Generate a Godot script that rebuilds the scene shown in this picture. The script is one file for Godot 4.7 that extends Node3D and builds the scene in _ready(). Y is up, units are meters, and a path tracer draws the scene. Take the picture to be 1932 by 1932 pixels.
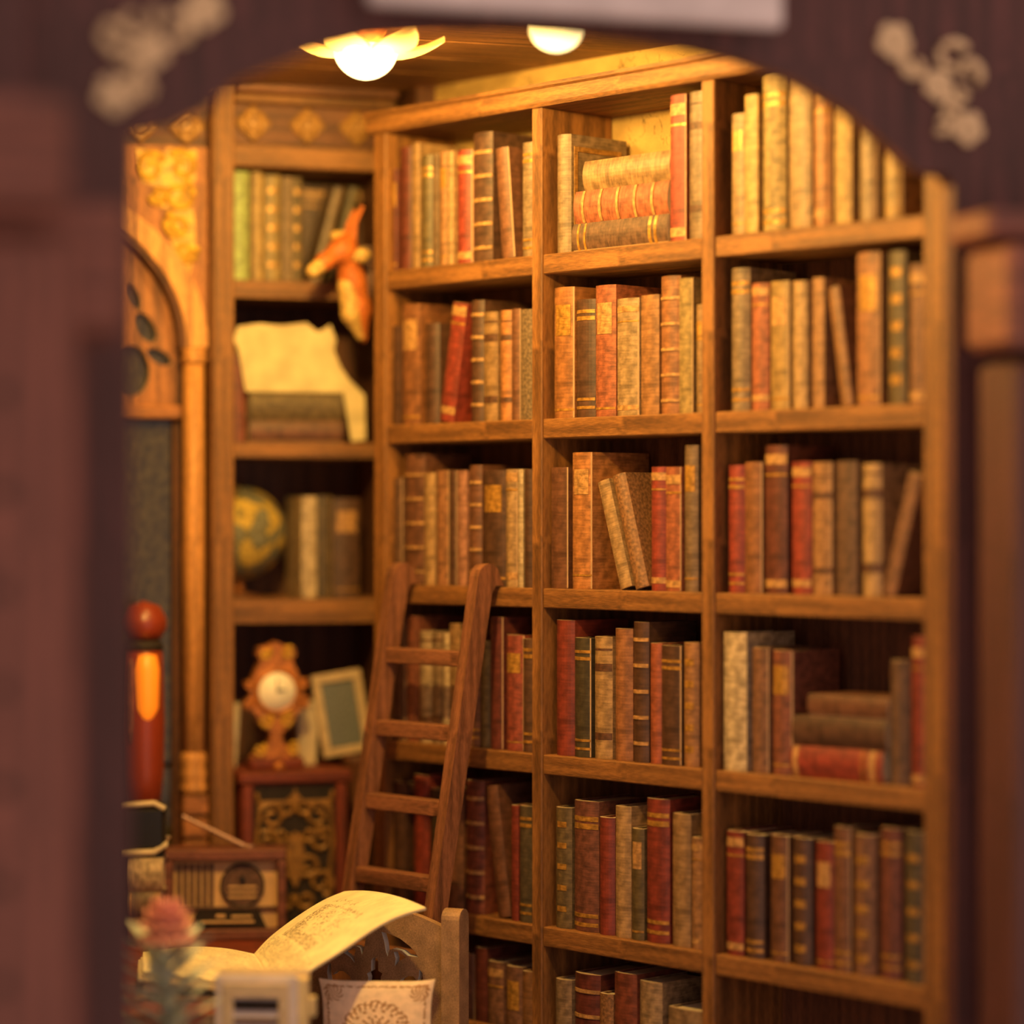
extends Node3D
# A miniature library: a tall oak bookcase seen through the arched front of a little wooden house, lit by warm ceiling lamps.
# Units are metres at ten times the size of the miniature; y is up, the camera looks along -z.

const EYE := Vector3(0, 1.45, 0)
const CEILING_Y := 2.394
var M := {}
var made := {}
var rng := RandomNumberGenerator.new()
var CASE := Transform3D(Basis(Vector3.UP, deg_to_rad(-46.55)), Vector3(-0.2783, 0, -5.566))   # bookcase: x along the shelves, z out into the room
var BACK := Transform3D(Basis(Vector3.UP, deg_to_rad(18.0)), Vector3(-0.6, 0, -5.7))          # corner shelves and arch
var FRONT := Transform3D(Basis(Vector3.UP, deg_to_rad(18.0)), Vector3(-0.5513, 0, -3.85))      # arched front of the house


func _ready() -> void:
	rng.seed = 7
	light_and_camera()
	materials()
	structure()
	bookcase()
	corner_shelves()
	arch()
	front()
	fill_bookcase()
	ladder()
	desk_things()
	chair()
	corner_things()
	foreground()


# ---------------------------------------------------------------- camera and light
func light_and_camera() -> void:
	var cam := Camera3D.new()
	cam.name = "camera"
	cam.position = EYE
	cam.rotation = Vector3(0.0038, 0, 0)
	cam.near = 0.05
	cam.far = 60.0
	var lens := CameraAttributesPhysical.new()
	lens.frustum_focal_length = 82.0
	lens.frustum_focus_distance = 5.13
	lens.frustum_near = 0.05
	lens.frustum_far = 60.0
	lens.exposure_aperture = 0.5
	cam.attributes = lens
	cam.fov = 21.87
	add_child(cam)
	cam.fov = 21.87
	var e := Environment.new()
	e.background_mode = Environment.BG_COLOR
	e.background_color = Color(0.92, 0.78, 0.72)
	e.background_energy_multiplier = 0.92
	e.tonemap_mode = Environment.TONE_MAPPER_LINEAR
	e.tonemap_exposure = 1.1
	e.sdfgi_enabled = true
	e.ssao_enabled = true
	e.ssil_enabled = true
	var we := WorldEnvironment.new()
	we.name = "environment"
	we.environment = e
	add_child(we)
	LAMPS = [
		[Vector3(-0.276, 2.345, -5.0), 0.062, 0.50, true, "lit ceiling lamp with glass bowl and leaf-shaped petals, left", "petal lamp"],
		[Vector3(0.079, 2.335, -4.7), 0.052, 0.17, false, "small round glowing ceiling lamp above the middle of the bookcase", "ceiling lamp"],
		[Vector3(-0.38, 2.335, -4.16), 0.052, 2.5, false, "small round glowing ceiling lamp behind the front arch", "ceiling lamp"],
	]

var LAMPS := []


# ---------------------------------------------------------------- naming
func called(n: String) -> String:
	made[n] = made.get(n, -1) + 1
	return n if made[n] == 0 else "%s_%03d" % [n, made[n]]

func thing(n: String, label: String, category: String, at: Transform3D, group := "") -> Node3D:
	var o := Node3D.new()
	o.name = called(n)
	o.transform = at
	o.set_meta("label", label)
	o.set_meta("category", category)
	if group:
		o.set_meta("group", group)
	add_child(o)
	return o

func structure_node(n: String, at := Transform3D.IDENTITY) -> Node3D:
	var o := Node3D.new()
	o.name = n
	o.transform = at
	o.set_meta("kind", "structure")
	add_child(o)
	return o

func part(parent: Node3D, n: String, mesh: Mesh, mat: Material = null, at := Transform3D.IDENTITY) -> MeshInstance3D:
	var o := MeshInstance3D.new()
	o.name = n
	o.mesh = mesh
	if mat:
		o.material_override = mat
	o.transform = at
	parent.add_child(o, true)
	return o

func moved(x: float, y: float, z: float, turn := 0.0, axis := Vector3.UP) -> Transform3D:
	return Transform3D(Basis(axis, deg_to_rad(turn)), Vector3(x, y, z))


# ---------------------------------------------------------------- shapes
func tri(st: SurfaceTool, a: Vector3, b: Vector3, c: Vector3, out: Vector3) -> void:
	var p := (a - c).cross(a - b)
	if p.length_squared() < 1e-18:
		return
	p = p.normalized()
	if p.dot(out) < 0.0:
		var s := b
		b = c
		c = s
		p = -p
	for v in [a, b, c]:
		st.set_normal(p)
		st.add_vertex(v)

func quad(st: SurfaceTool, a: Vector3, b: Vector3, c: Vector3, d: Vector3, out: Vector3) -> void:
	tri(st, a, b, c, out)
	tri(st, a, c, d, out)

func begin() -> SurfaceTool:
	var st := SurfaceTool.new()
	st.begin(Mesh.PRIMITIVE_TRIANGLES)
	return st

func box_into(st: SurfaceTool, lo: Vector3, hi: Vector3, bevel := 0.0015, turn := Transform3D.IDENTITY) -> void:
	var mid := (lo + hi) / 2.0
	var half := (hi - lo) / 2.0
	var b := minf(bevel, minf(half.x, minf(half.y, half.z)) * 0.45)
	var v := {}
	for sx in [-1, 1]:
		for sy in [-1, 1]:
			for sz in [-1, 1]:
				var s := Vector3(sx, sy, sz)
				for k in 3:
					var q := half - Vector3(b, b, b)
					q[k] = half[k]
					v[[sx, sy, sz, k]] = turn * (mid + q * s)
	for k in 3:
		var i := (k + 1) % 3
		var j := (k + 2) % 3
		for s in [-1, 1]:
			var out := Vector3.ZERO
			out[k] = s
			var c := []
			for ij in [[-1, -1], [1, -1], [1, 1], [-1, 1]]:
				var key := [0, 0, 0, k]
				key[k] = s
				key[i] = ij[0]
				key[j] = ij[1]
				c.append(v[key])
			quad(st, c[0], c[1], c[2], c[3], turn.basis * out)
		for si in [-1, 1]:
			for sj in [-1, 1]:
				var out2 := Vector3.ZERO
				out2[i] = si
				out2[j] = sj
				var e := []
				for q in [[-1, i], [1, i], [1, j], [-1, j]]:
					var key2 := [0, 0, 0, q[1]]
					key2[k] = q[0]
					key2[i] = si
					key2[j] = sj
					e.append(v[key2])
				quad(st, e[0], e[1], e[2], e[3], turn.basis * out2)
	for sx in [-1, 1]:
		for sy in [-1, 1]:
			for sz in [-1, 1]:
				tri(st, v[[sx, sy, sz, 0]], v[[sx, sy, sz, 1]], v[[sx, sy, sz, 2]], turn.basis * Vector3(sx, sy, sz))

func box(lo: Vector3, hi: Vector3, bevel := 0.0015) -> ArrayMesh:
	var st := begin()
	box_into(st, lo, hi, bevel)
	return st.commit()

func lift(p: Vector2, k: float, axis: int) -> Vector3:
	return Vector3(p.x, p.y, k) if axis == 2 else Vector3(p.x, k, p.y) if axis == 1 else Vector3(k, p.x, p.y)

# A polygon drawn out along an axis: its sides, and its two ends.
func sides_into(st: SurfaceTool, poly: PackedVector2Array, a: float, b: float, axis := 2) -> void:
	var sign := -1.0 if Geometry2D.is_polygon_clockwise(poly) else 1.0
	for i in poly.size():
		var p := poly[i]
		var q := poly[(i + 1) % poly.size()]
		var d := q - p
		var out := lift(Vector2(d.y, -d.x) * sign, 0, axis)
		quad(st, lift(p, a, axis), lift(q, a, axis), lift(q, b, axis), lift(p, b, axis), out)

func ends_into(st: SurfaceTool, poly: PackedVector2Array, a: float, b: float, axis := 2) -> void:
	var t := Geometry2D.triangulate_polygon(poly)
	for i in range(0, t.size(), 3):
		for k in [a, b]:
			tri(st, lift(poly[t[i]], k, axis), lift(poly[t[i + 1]], k, axis), lift(poly[t[i + 2]], k, axis), lift(Vector2.ZERO, 1.0 if k == maxf(a, b) else -1.0, axis))

func prism(poly: PackedVector2Array, a: float, b: float, axis := 2) -> ArrayMesh:
	var st := begin()
	sides_into(st, poly, a, b, axis)
	ends_into(st, poly, a, b, axis)
	return st.commit()

# A profile of (radius, height) turned round the y axis, smooth.
func lathe(profile: Array, segments := 24) -> ArrayMesh:
	var st := begin()
	st.set_smooth_group(0)
	for i in profile.size() - 1:
		var p: Vector2 = profile[i]
		var q: Vector2 = profile[i + 1]
		for k in segments:
			var a := TAU * k / segments
			var b := TAU * (k + 1) / segments
			var v := [Vector3(p.x * cos(a), p.y, p.x * sin(a)), Vector3(p.x * cos(b), p.y, p.x * sin(b)), Vector3(q.x * cos(b), q.y, q.x * sin(b)), Vector3(q.x * cos(a), q.y, q.x * sin(a))]
			for t in [[0, 1, 2], [0, 2, 3]]:
				if ((v[t[1]] - v[t[0]]) as Vector3).cross(v[t[2]] - v[t[0]]).length_squared() > 1e-16:
					for n in t:
						st.add_vertex(v[n])
	st.index()
	st.generate_normals()
	return st.commit()

func tube_into(st: SurfaceTool, path: Array, r0: float, r1: float, sides := 8, flat := Vector3.ONE) -> void:
	var rings := []
	for i in path.size():
		var p: Vector3 = path[i]
		var d: Vector3 = (path[mini(i + 1, path.size() - 1)] - path[maxi(i - 1, 0)]).normalized()
		var side := d.cross(Vector3.UP if absf(d.y) < 0.9 else Vector3.RIGHT).normalized()
		var up := side.cross(d)
		var r := lerpf(r0, r1, float(i) / (path.size() - 1))
		var ring := []
		for k in sides:
			var a := TAU * k / sides
			ring.append(p + (side * cos(a) + up * sin(a)) * r * flat)
		rings.append(ring)
	for i in rings.size() - 1:
		for k in sides:
			var n := (k + 1) % sides
			quad(st, rings[i][k], rings[i][n], rings[i + 1][n], rings[i + 1][k], (rings[i][k] + rings[i][n]) / 2.0 - path[i])
	for e in [0, rings.size() - 1]:
		var away: Vector3 = path[e] - path[1 if e == 0 else e - 1]
		for k in sides:
			tri(st, path[e], rings[e][k], rings[e][(k + 1) % sides], away)

func tube(path: Array, r0: float, r1 := -1.0, sides := 8, flat := Vector3.ONE) -> ArrayMesh:
	var st := begin()
	tube_into(st, path, r0, r0 if r1 < 0 else r1, sides, flat)
	return st.commit()

func disc(c: Vector2, rx: float, ry: float, n := 24, from := 0.0, to := TAU) -> PackedVector2Array:
	var out := PackedVector2Array()
	for i in n:
		var a := from + (to - from) * i / (n if absf(to - from - TAU) < 1e-4 else n - 1)
		out.append(c + Vector2(cos(a) * rx, sin(a) * ry))
	return out

func ring_poly(c: Vector2, r0: float, r1: float, from: float, to: float, n := 24) -> PackedVector2Array:
	var out := disc(c, r1, r1, n, from, to)
	var inner := disc(c, r0, r0, n, from, to)
	inner.reverse()
	out.append_array(inner)
	return out

# A curl: a flat spiral that starts thick and ends in an eye.
func curl(c: Vector2, r: float, turns: float, start: float, hand := 1.0) -> Array:
	var path := []
	var n := int(14 * turns) + 4
	for i in n:
		var t := float(i) / (n - 1)
		var a := start + hand * t * turns * TAU
		path.append(Vector3(c.x + cos(a) * r * (1.0 - 0.78 * t), c.y + sin(a) * r * (1.0 - 0.78 * t), 0))
	return path

# A sheet through rows of points, thickness to both sides, uv over the whole.
func sheet(rows: Array, thick: float, two_sided_uv := true, facing := Vector3.UP) -> ArrayMesh:
	var st := begin()
	var nv := rows.size()
	var nu: int = rows[0].size()
	var normals := []
	for j in nv:
		var line := []
		for i in nu:
			var du: Vector3 = rows[j][mini(i + 1, nu - 1)] - rows[j][maxi(i - 1, 0)]
			var dv: Vector3 = rows[mini(j + 1, nv - 1)][i] - rows[maxi(j - 1, 0)][i]
			var nn := du.cross(dv).normalized()
			line.append(nn if nn.dot(facing) >= 0.0 else -nn)
		normals.append(line)
	for side in [1, -1]:
		for j in nv - 1:
			for i in nu - 1:
				var ids := [[j, i], [j, i + 1], [j + 1, i + 1], [j + 1, i]]
				var ps := []
				for q in ids:
					ps.append(rows[q[0]][q[1]] + normals[q[0]][q[1]] * thick * 0.5 * side)
				for t in [[0, 1, 2], [0, 2, 3]]:
					var order: Array = t
					var nrm: Vector3 = normals[j][i] * side
					if (ps[t[0]] - ps[t[2]]).cross(ps[t[0]] - ps[t[1]]).dot(nrm) < 0:
						order = [t[0], t[2], t[1]]
					for k in order:
						st.set_normal(normals[ids[k][0]][ids[k][1]] * side)
						st.set_uv(Vector2(float(ids[k][1]) / (nu - 1), float(ids[k][0]) / (nv - 1)) if side == 1 or two_sided_uv else Vector2(0.02, 0.02))
						st.add_vertex(ps[k])
	var rim := []
	for i in nu:
		rim.append([0, i])
	for j in range(1, nv):
		rim.append([j, nu - 1])
	for i in range(nu - 2, -1, -1):
		rim.append([nv - 1, i])
	for j in range(nv - 2, 0, -1):
		rim.append([j, 0])
	for k in rim.size():
		var a: Array = rim[k]
		var b: Array = rim[(k + 1) % rim.size()]
		var na: Vector3 = normals[a[0]][a[1]] * thick * 0.5
		var nb: Vector3 = normals[b[0]][b[1]] * thick * 0.5
		var pa: Vector3 = rows[a[0]][a[1]]
		var pb: Vector3 = rows[b[0]][b[1]]
		st.set_uv(Vector2(0.02, 0.02))
		var mid: Vector3 = rows[nv / 2][nu / 2]
		quad(st, pa + na, pb + nb, pb - nb, pa - na, (pa + pb) / 2.0 - mid)
	return st.commit()

func loft(a: Array, b: Array, across: int, along: int, bulge := 0.0) -> Array:
	var ca := Curve3D.new()
	var cb := Curve3D.new()
	for c in [[ca, a], [cb, b]]:
		var pts: Array = c[1]
		for i in pts.size():
			var tangent: Vector3 = (pts[mini(i + 1, pts.size() - 1)] - pts[maxi(i - 1, 0)]) / 6.0
			c[0].add_point(pts[i], -tangent, tangent)
	var rows := []
	for j in along:
		var v := float(j) / (along - 1)
		var row := []
		for i in across:
			var u := float(i) / (across - 1)
			var p := ca.sample_baked(u * ca.get_baked_length(), true).lerp(cb.sample_baked(u * cb.get_baked_length(), true), v)
			row.append(p + Vector3.UP * bulge * 4.0 * v * (1.0 - v))
		rows.append(row)
	return rows

# One smooth body from tapered capsules [a, b, ra, rb], as surface nets.
func body(bones: Array, cell: float, blend: float) -> ArrayMesh:
	var lo := Vector3(1e9, 1e9, 1e9)
	var hi := -lo
	for b in bones:
		for e in [[b[0], b[2]], [b[1], b[3]]]:
			lo = lo.min(e[0] - Vector3.ONE * (e[1] + 2 * cell))
			hi = hi.max(e[0] + Vector3.ONE * (e[1] + 2 * cell))
	var n := Vector3i(((hi - lo) / cell).ceil()) + Vector3i.ONE
	var f := PackedFloat32Array()
	f.resize(n.x * n.y * n.z)
	for z in n.z:
		for y in n.y:
			for x in n.x:
				var p := lo + Vector3(x, y, z) * cell
				var d := 1e9
				for b in bones:
					var ab: Vector3 = b[1] - b[0]
					var t := clampf((p - b[0]).dot(ab) / maxf(ab.length_squared(), 1e-9), 0, 1)
					var k: float = p.distance_to(b[0] + ab * t) - lerpf(b[2], b[3], t)
					var h := maxf(blend - absf(d - k), 0.0) / blend
					d = minf(d, k) - h * h * blend * 0.25
				f[(z * n.y + y) * n.x + x] = d
	var id := {}
	var verts := []
	for z in n.z - 1:
		for y in n.y - 1:
			for x in n.x - 1:
				var sum := Vector3.ZERO
				var count := 0
				for e in [[0, 1], [2, 3], [4, 5], [6, 7], [0, 2], [1, 3], [4, 6], [5, 7], [0, 4], [1, 5], [2, 6], [3, 7]]:
					var pa := Vector3i(e[0] & 1, (e[0] >> 1) & 1, e[0] >> 2)
					var pb := Vector3i(e[1] & 1, (e[1] >> 1) & 1, e[1] >> 2)
					var fa := f[((z + pa.z) * n.y + y + pa.y) * n.x + x + pa.x]
					var fb := f[((z + pb.z) * n.y + y + pb.y) * n.x + x + pb.x]
					if (fa < 0) != (fb < 0):
						sum += Vector3(pa).lerp(Vector3(pb), fa / (fa - fb))
						count += 1
				if count:
					id[(z * n.y + y) * n.x + x] = verts.size()
					verts.append(lo + (Vector3(x, y, z) + sum / count) * cell)
	var st := begin()
	st.set_smooth_group(0)
	for v in verts:
		st.add_vertex(v)
	var step := [1, n.x, n.x * n.y]
	for z in range(1, n.z - 1):
		for y in range(1, n.y - 1):
			for x in range(1, n.x - 1):
				var at := (z * n.y + y) * n.x + x
				for k in 3:
					if (f[at] < 0) == (f[at + step[k]] < 0):
						continue
					var i: int = step[(k + 1) % 3]
					var j: int = step[(k + 2) % 3]
					var q := [at, at - i, at - i - j, at - j]
					if not (id.has(q[0]) and id.has(q[1]) and id.has(q[2]) and id.has(q[3])):
						continue
					if f[at] < 0:
						q.reverse()
					for w in [0, 1, 2, 0, 2, 3]:
						st.add_index(id[q[w]])
	st.generate_normals()
	return st.commit()


# ---------------------------------------------------------------- materials
func grain(vertical: bool) -> ImageTexture:
	var im := Image.create(512, 512, false, Image.FORMAT_RGB8)
	var a := FastNoiseLite.new()
	a.seed = 3
	a.frequency = 0.02
	a.fractal_octaves = 3
	var b := FastNoiseLite.new()
	b.seed = 11
	b.frequency = 0.11
	b.fractal_octaves = 2
	for y in 512:
		for x in 512:
			var p := x if vertical else y
			var q := y if vertical else x
			var s := minf(1.0, minf(q, 511 - q) / 40.0)
			var wide := a.get_noise_2d(p * 1.5, q * 0.09 * s + 3.0)
			var fine := b.get_noise_2d(p * 3.0, q * 0.22)
			var speck := b.get_noise_2d(x * 4.1 + 900.0, y * 4.1)
			var v := clampf(0.80 + 0.28 * wide + 0.20 * fine + 0.13 * speck, 0.25, 1.0)
			im.set_pixel(x, y, Color(v, v * (0.93 + 0.07 * v), v * (0.84 + 0.16 * v)))
	return ImageTexture.create_from_image(im)

func mottle(low: float, size: float, seed_ := 1, fine_share := 0.35) -> ImageTexture:
	var im := Image.create(256, 256, false, Image.FORMAT_RGB8)
	var a := FastNoiseLite.new()
	a.seed = seed_
	a.frequency = size
	a.fractal_octaves = 4
	var b := FastNoiseLite.new()
	b.seed = seed_ + 5
	b.frequency = 0.4
	for y in 256:
		for x in 256:
			var v := 0.5 + 0.9 * a.get_noise_2d(x, y) * (1.0 - fine_share) + fine_share * 0.8 * b.get_noise_2d(x, y)
			v = lerpf(low, 1.0, clampf(v, 0, 1))
			im.set_pixel(x, y, Color(v, v, v))
	return ImageTexture.create_from_image(im)

# Old book cloth: cloudy stains, rubbed streaks across, fine grain.
func worn_leather() -> ImageTexture:
	var im := Image.create(512, 512, false, Image.FORMAT_RGB8)
	var a := FastNoiseLite.new()
	a.seed = 41
	a.frequency = 0.014
	a.fractal_octaves = 4
	var b := FastNoiseLite.new()
	b.seed = 43
	b.frequency = 0.35
	for y in 512:
		for x in 512:
			var v := 0.80 + 0.26 * a.get_noise_2d(x, y) + 0.16 * a.get_noise_2d(x * 0.5 + 700.0, y * 5.0) + 0.24 * b.get_noise_2d(x, y)
			v = clampf(v, 0.42, 1.0)
			im.set_pixel(x, y, Color(v, v * (0.96 + 0.04 * v), v * (0.92 + 0.08 * v)))
	return ImageTexture.create_from_image(im)

func plaster_texture() -> ImageTexture:
	var im := Image.create(512, 512, false, Image.FORMAT_RGB8)
	var a := FastNoiseLite.new()
	a.seed = 21
	a.frequency = 0.012
	a.fractal_octaves = 4
	var b := FastNoiseLite.new()
	b.seed = 22
	b.frequency = 0.3
	for y in 512:
		for x in 512:
			var v := 0.88 + 0.15 * a.get_noise_2d(x, y) + 0.10 * b.get_noise_2d(x, y)
			var crack := absf(a.get_noise_2d(x * 1.6 + 77, y * 0.7 + 400))
			if crack < 0.022 and a.get_noise_2d(x * 0.8 + 900, y * 0.8) > 0.05 + 0.2 * b.get_noise_2d(x * 0.5, y * 0.5):
				v *= 0.55
			im.set_pixel(x, y, Color(v, v * 0.98, v * 0.93))
	return ImageTexture.create_from_image(im)

func mat(key: String, c: Color, rough := 0.7, tex: Texture2D = null, scale := 3.0, world := false, metal := 0.0) -> StandardMaterial3D:
	var m := StandardMaterial3D.new()
	m.resource_name = key
	m.albedo_color = c
	m.roughness = rough
	m.metallic = metal
	if tex:
		m.albedo_texture = tex
		m.uv1_triplanar = true
		m.uv1_world_triplanar = world
		m.uv1_triplanar_sharpness = 8.0
		m.uv1_scale = Vector3.ONE * scale
		m.heightmap_enabled = false
	M[key] = m
	return m

func rgb8(r: float, g: float, b: float) -> Color:
	return Color(r / 255.0, g / 255.0, b / 255.0)

func materials() -> void:
	var gv := grain(true)
	var gh := grain(false)
	var leather := worn_leather()
	var blotch := mottle(0.5, 0.05, 9, 0.3)
	var paper := mottle(0.86, 0.02, 4)
	for v in [["oak", 154, 102, 51], ["ladder", 150, 96, 66], ["dark_oak", 120, 72, 42], ["maroon", 92, 50, 47], ["rosewood", 132, 76, 61], ["carved", 194, 152, 112], ["arch_oak", 186, 118, 64], ["arch_light", 238, 168, 92], ["chest", 140, 58, 32]]:
		for d in [["_v", gv], ["_h", gh]]:
			var m := mat(v[0] + d[0], rgb8(v[1], v[2], v[3]), 0.62, d[1], 2.6)
			m.uv1_offset = Vector3(0.13, 0.37, 0.71)
	for v in [["maroon", 112, 46, 38], ["tan", 194, 154, 104], ["olive", 104, 88, 54], ["grey", 150, 124, 96], ["brown_tan", 176, 122, 76], ["red", 162, 58, 44], ["dark_brown", 96, 64, 48], ["brown", 132, 84, 60],
			["orange_brown", 172, 110, 68], ["red_brown", 138, 66, 46], ["orange", 206, 134, 74], ["cream", 226, 200, 160], ["pink", 190, 132, 108], ["dark_green", 72, 64, 46], ["red_orange", 178, 88, 56],
			["grey_tan", 184, 152, 112], ["olive_tan", 170, 144, 88], ["maroon_brown", 118, 58, 46], ["yellow", 202, 164, 96]]:
		var dye := rgb8(v[1], v[2], v[3]).lerp(rgb8(124, 92, 62), 0.14)
		mat("book_" + v[0], dye, 0.55, leather, 5.0)
		mat("faded_" + v[0], dye.lerp(rgb8(176, 140, 104), 0.16), 0.62, leather, 6.3)
		mat("deep_" + v[0], dye.lerp(rgb8(70, 40, 26), 0.16), 0.5, leather, 4.2)
		mat("mottled_" + v[0], dye, 0.6, blotch, 9.0)
	M.carved_h.albedo_texture = mottle(0.62, 0.03, 12, 0.6)
	M.carved_v.albedo_texture = M.carved_h.albedo_texture
	mat("pages", rgb8(226, 208, 172), 0.85, paper, 6.0)
	mat("board", rgb8(206, 178, 140), 0.8, paper, 6.0)
	mat("worn", rgb8(184, 148, 112), 0.8, paper, 6.0)
	mat("gilt", rgb8(206, 150, 66), 0.42, leather, 9.0, false, 0.25)
	mat("dark_band", rgb8(104, 66, 44), 0.6, leather, 9.0)
	mat("pale_band", rgb8(204, 152, 92), 0.55, leather, 9.0)
	mat("gold_ornament", rgb8(246, 190, 60), 0.5, leather, 5.0)
	mat("old_gold", rgb8(184, 132, 62), 0.5, leather, 6.0, false, 0.2)
	mat("bronze", rgb8(220, 136, 60), 0.45, leather, 5.0, false, 0.2)
	mat("plaster", rgb8(200, 164, 98), 0.9, plaster_texture(), 1.7, true)
	mat("parchment", rgb8(232, 208, 152), 0.85, mottle(0.8, 0.015, 6), 3.0)
	mat("cream_paint", rgb8(214, 192, 156), 0.7, paper, 4.0)
	mat("applique", rgb8(226, 196, 150), 0.7, paper, 4.0)
	mat("plaque", rgb8(220, 208, 204), 0.6, paper, 2.0)
	mat("black", rgb8(22, 20, 20), 0.3)
	mat("dark", rgb8(46, 30, 22), 0.8, leather, 3.0)
	mat("night_pane", rgb8(88, 78, 48), 0.12, blotch, 3.5)
	mat("white_enamel", rgb8(244, 232, 208), 0.5)
	mat("deer", rgb8(226, 122, 48), 0.6, leather, 9.0)
	mat("deer_pale", rgb8(236, 190, 104), 0.6, leather, 9.0)
	mat("leaf", rgb8(204, 214, 202), 0.75, paper, 9.0)
	M.leaf.backlight_enabled = true
	M.leaf.backlight = Color(0.45, 0.48, 0.44)
	mat("petal", rgb8(240, 166, 150), 0.7, paper, 9.0)
	M.petal.backlight_enabled = true
	M.petal.backlight = Color(0.5, 0.3, 0.3)
	mat("silver", rgb8(158, 122, 106), 0.4, null, 1.0, false, 0.3)
	mat("radio_face", rgb8(222, 178, 122), 0.6, paper, 5.0)
	mat("grille", rgb8(118, 84, 66), 0.7, leather, 9.0)
	mat("photo", rgb8(138, 142, 140), 0.5, blotch, 12.0)
	mat("red_glass", rgb8(134, 52, 30), 0.35)
	mat("clay", rgb8(150, 84, 60), 0.8, leather, 5.0)
	var lit := mat("lamp_glass", rgb8(255, 236, 190), 0.4)
	lit.emission_enabled = true
	lit.emission = rgb8(255, 226, 150)
	lit.emission_energy_multiplier = 3.2
	var leafg := mat("lamp_petal", rgb8(255, 226, 160), 0.5)
	leafg.emission_enabled = true
	leafg.emission = rgb8(255, 190, 90)
	leafg.emission_energy_multiplier = 0.55
	leafg.backlight_enabled = true
	leafg.backlight = Color(0.7, 0.6, 0.4)
	var core := mat("lantern_glow", rgb8(255, 150, 40), 0.4)
	core.emission_enabled = true
	core.emission = rgb8(255, 140, 30)
	core.emission_energy_multiplier = 0.34


# ---------------------------------------------------------------- the house
func structure() -> void:
	# every wall has thickness; the room is closed but for the arched front
	var f := structure_node("floor")
	part(f, "floor_slab", box(Vector3(-1.7, -0.08, -6.6), Vector3(1.4, 0, -3.2)), M.dark_oak_h)
	for i in 12:
		part(f, "plank", box(Vector3(-1.55, 0, -6.5 + i * 0.27), Vector3(1.35, 0.012, -6.5 + i * 0.27 + 0.262), 0.003), M.dark_oak_h)
	var c := structure_node("ceiling", FRONT)
	part(c, "ceiling_slab", box(Vector3(-1.1, CEILING_Y + 0.014, -2.7), Vector3(1.75, CEILING_Y + 0.09, -0.037)), M.dark_oak_h)
	for i in 14:
		part(c, "plank", box(Vector3(-1.08, CEILING_Y, 0), Vector3(1.73, CEILING_Y + 0.0135, 0.178), 0.004), M.oak_h, moved(0, 0, -0.225 - i * 0.185))
	var wr := structure_node("wall_right", CASE)
	part(wr, "plaster_wall", box(Vector3(-0.05, 0, -0.26), Vector3(1.6, CEILING_Y, -0.2)), M.plaster)
	var wb := structure_node("wall_back", BACK)
	part(wb, "panelled_wall", box(Vector3(-1.02, 0, -0.34), Vector3(0.62, CEILING_Y, -0.28)), M.dark_oak_v)
	part(wb, "corner_return", box(Vector3(0.385, 0, -0.279), Vector3(0.43, CEILING_Y, 0.085)), M.dark_oak_v)
	var wl := structure_node("wall_left")
	part(wl, "plain_wall", box(Vector3(-1.60, 0, -5.75), Vector3(-1.545, CEILING_Y, -3.5)), M.dark_oak_v)
	var ws := structure_node("wall_side")
	part(ws, "plain_wall", box(Vector3(0.80, 0, -4.75), Vector3(0.86, CEILING_Y, -4.36)), M.dark_oak_v)
	for a in LAMPS:
		lamp(a)

func lamp(a: Array) -> void:
	var at: Vector3 = a[0]
	var r: float = a[1]
	var t := thing("ceiling_lamp", a[4], a[5], Transform3D(Basis(), Vector3(at.x, CEILING_Y, at.z)))
	var drop := CEILING_Y - at.y
	part(t, "rose", lathe([Vector2(0.0, 0.0), Vector2(r * 0.7, 0.0), Vector2(r * 0.7, -0.012), Vector2(r * 0.4, -drop + 0.004), Vector2(0.0, -drop + 0.004)], 24), M.bronze)
	var prof := []
	for i in 11:
		var k := PI / 2 * i / 10
		prof.append(Vector2(r * cos(k) if i < 10 else 0.0, -drop - r * 0.98 * sin(k)))
	prof.push_front(Vector2(0.0, -drop))
	part(t, "glass_bowl", lathe(prof, 28), M.lamp_glass)
	if a[3]:
		for i in 6:
			var turn := 10.0 + i * 60.0
			var rows := []
			for j in 9:
				var v := j / 8.0
				var row := []
				for k in 5:
					var u := k / 4.0 * 2.0 - 1.0
					var half := 0.042 * pow(sin(PI * clampf(0.12 + v * 0.88, 0, 1)), 0.8)
					row.append(Vector3(0.045 + 0.105 * v, -drop - 0.004 + 0.030 * v * v - 0.01 * u * u, u * half))
				rows.append(row)
			part(t, "glass_petal", sheet(rows, 0.003), M.lamp_petal, Transform3D(Basis(Vector3.UP, deg_to_rad(turn)), Vector3.ZERO))
	var o := OmniLight3D.new()
	o.name = "bulb"
	o.position = Vector3(0, -drop - r * 0.55, 0)
	o.light_color = Color(1.0, 0.81, 0.43)
	o.light_energy = a[2]
	o.light_size = r * 0.8
	o.omni_range = 12.0
	o.omni_attenuation = 2.0
	o.shadow_enabled = true
	t.add_child(o)


# ---------------------------------------------------------------- bookcase
const SHELF_TOP := [1.9764, 1.6529, 1.3195, 0.9926, 0.6545, 0.31]
const BAYS := [[0.020, 0.461], [0.4896, 0.9137], [0.9455, 1.427]]

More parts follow.
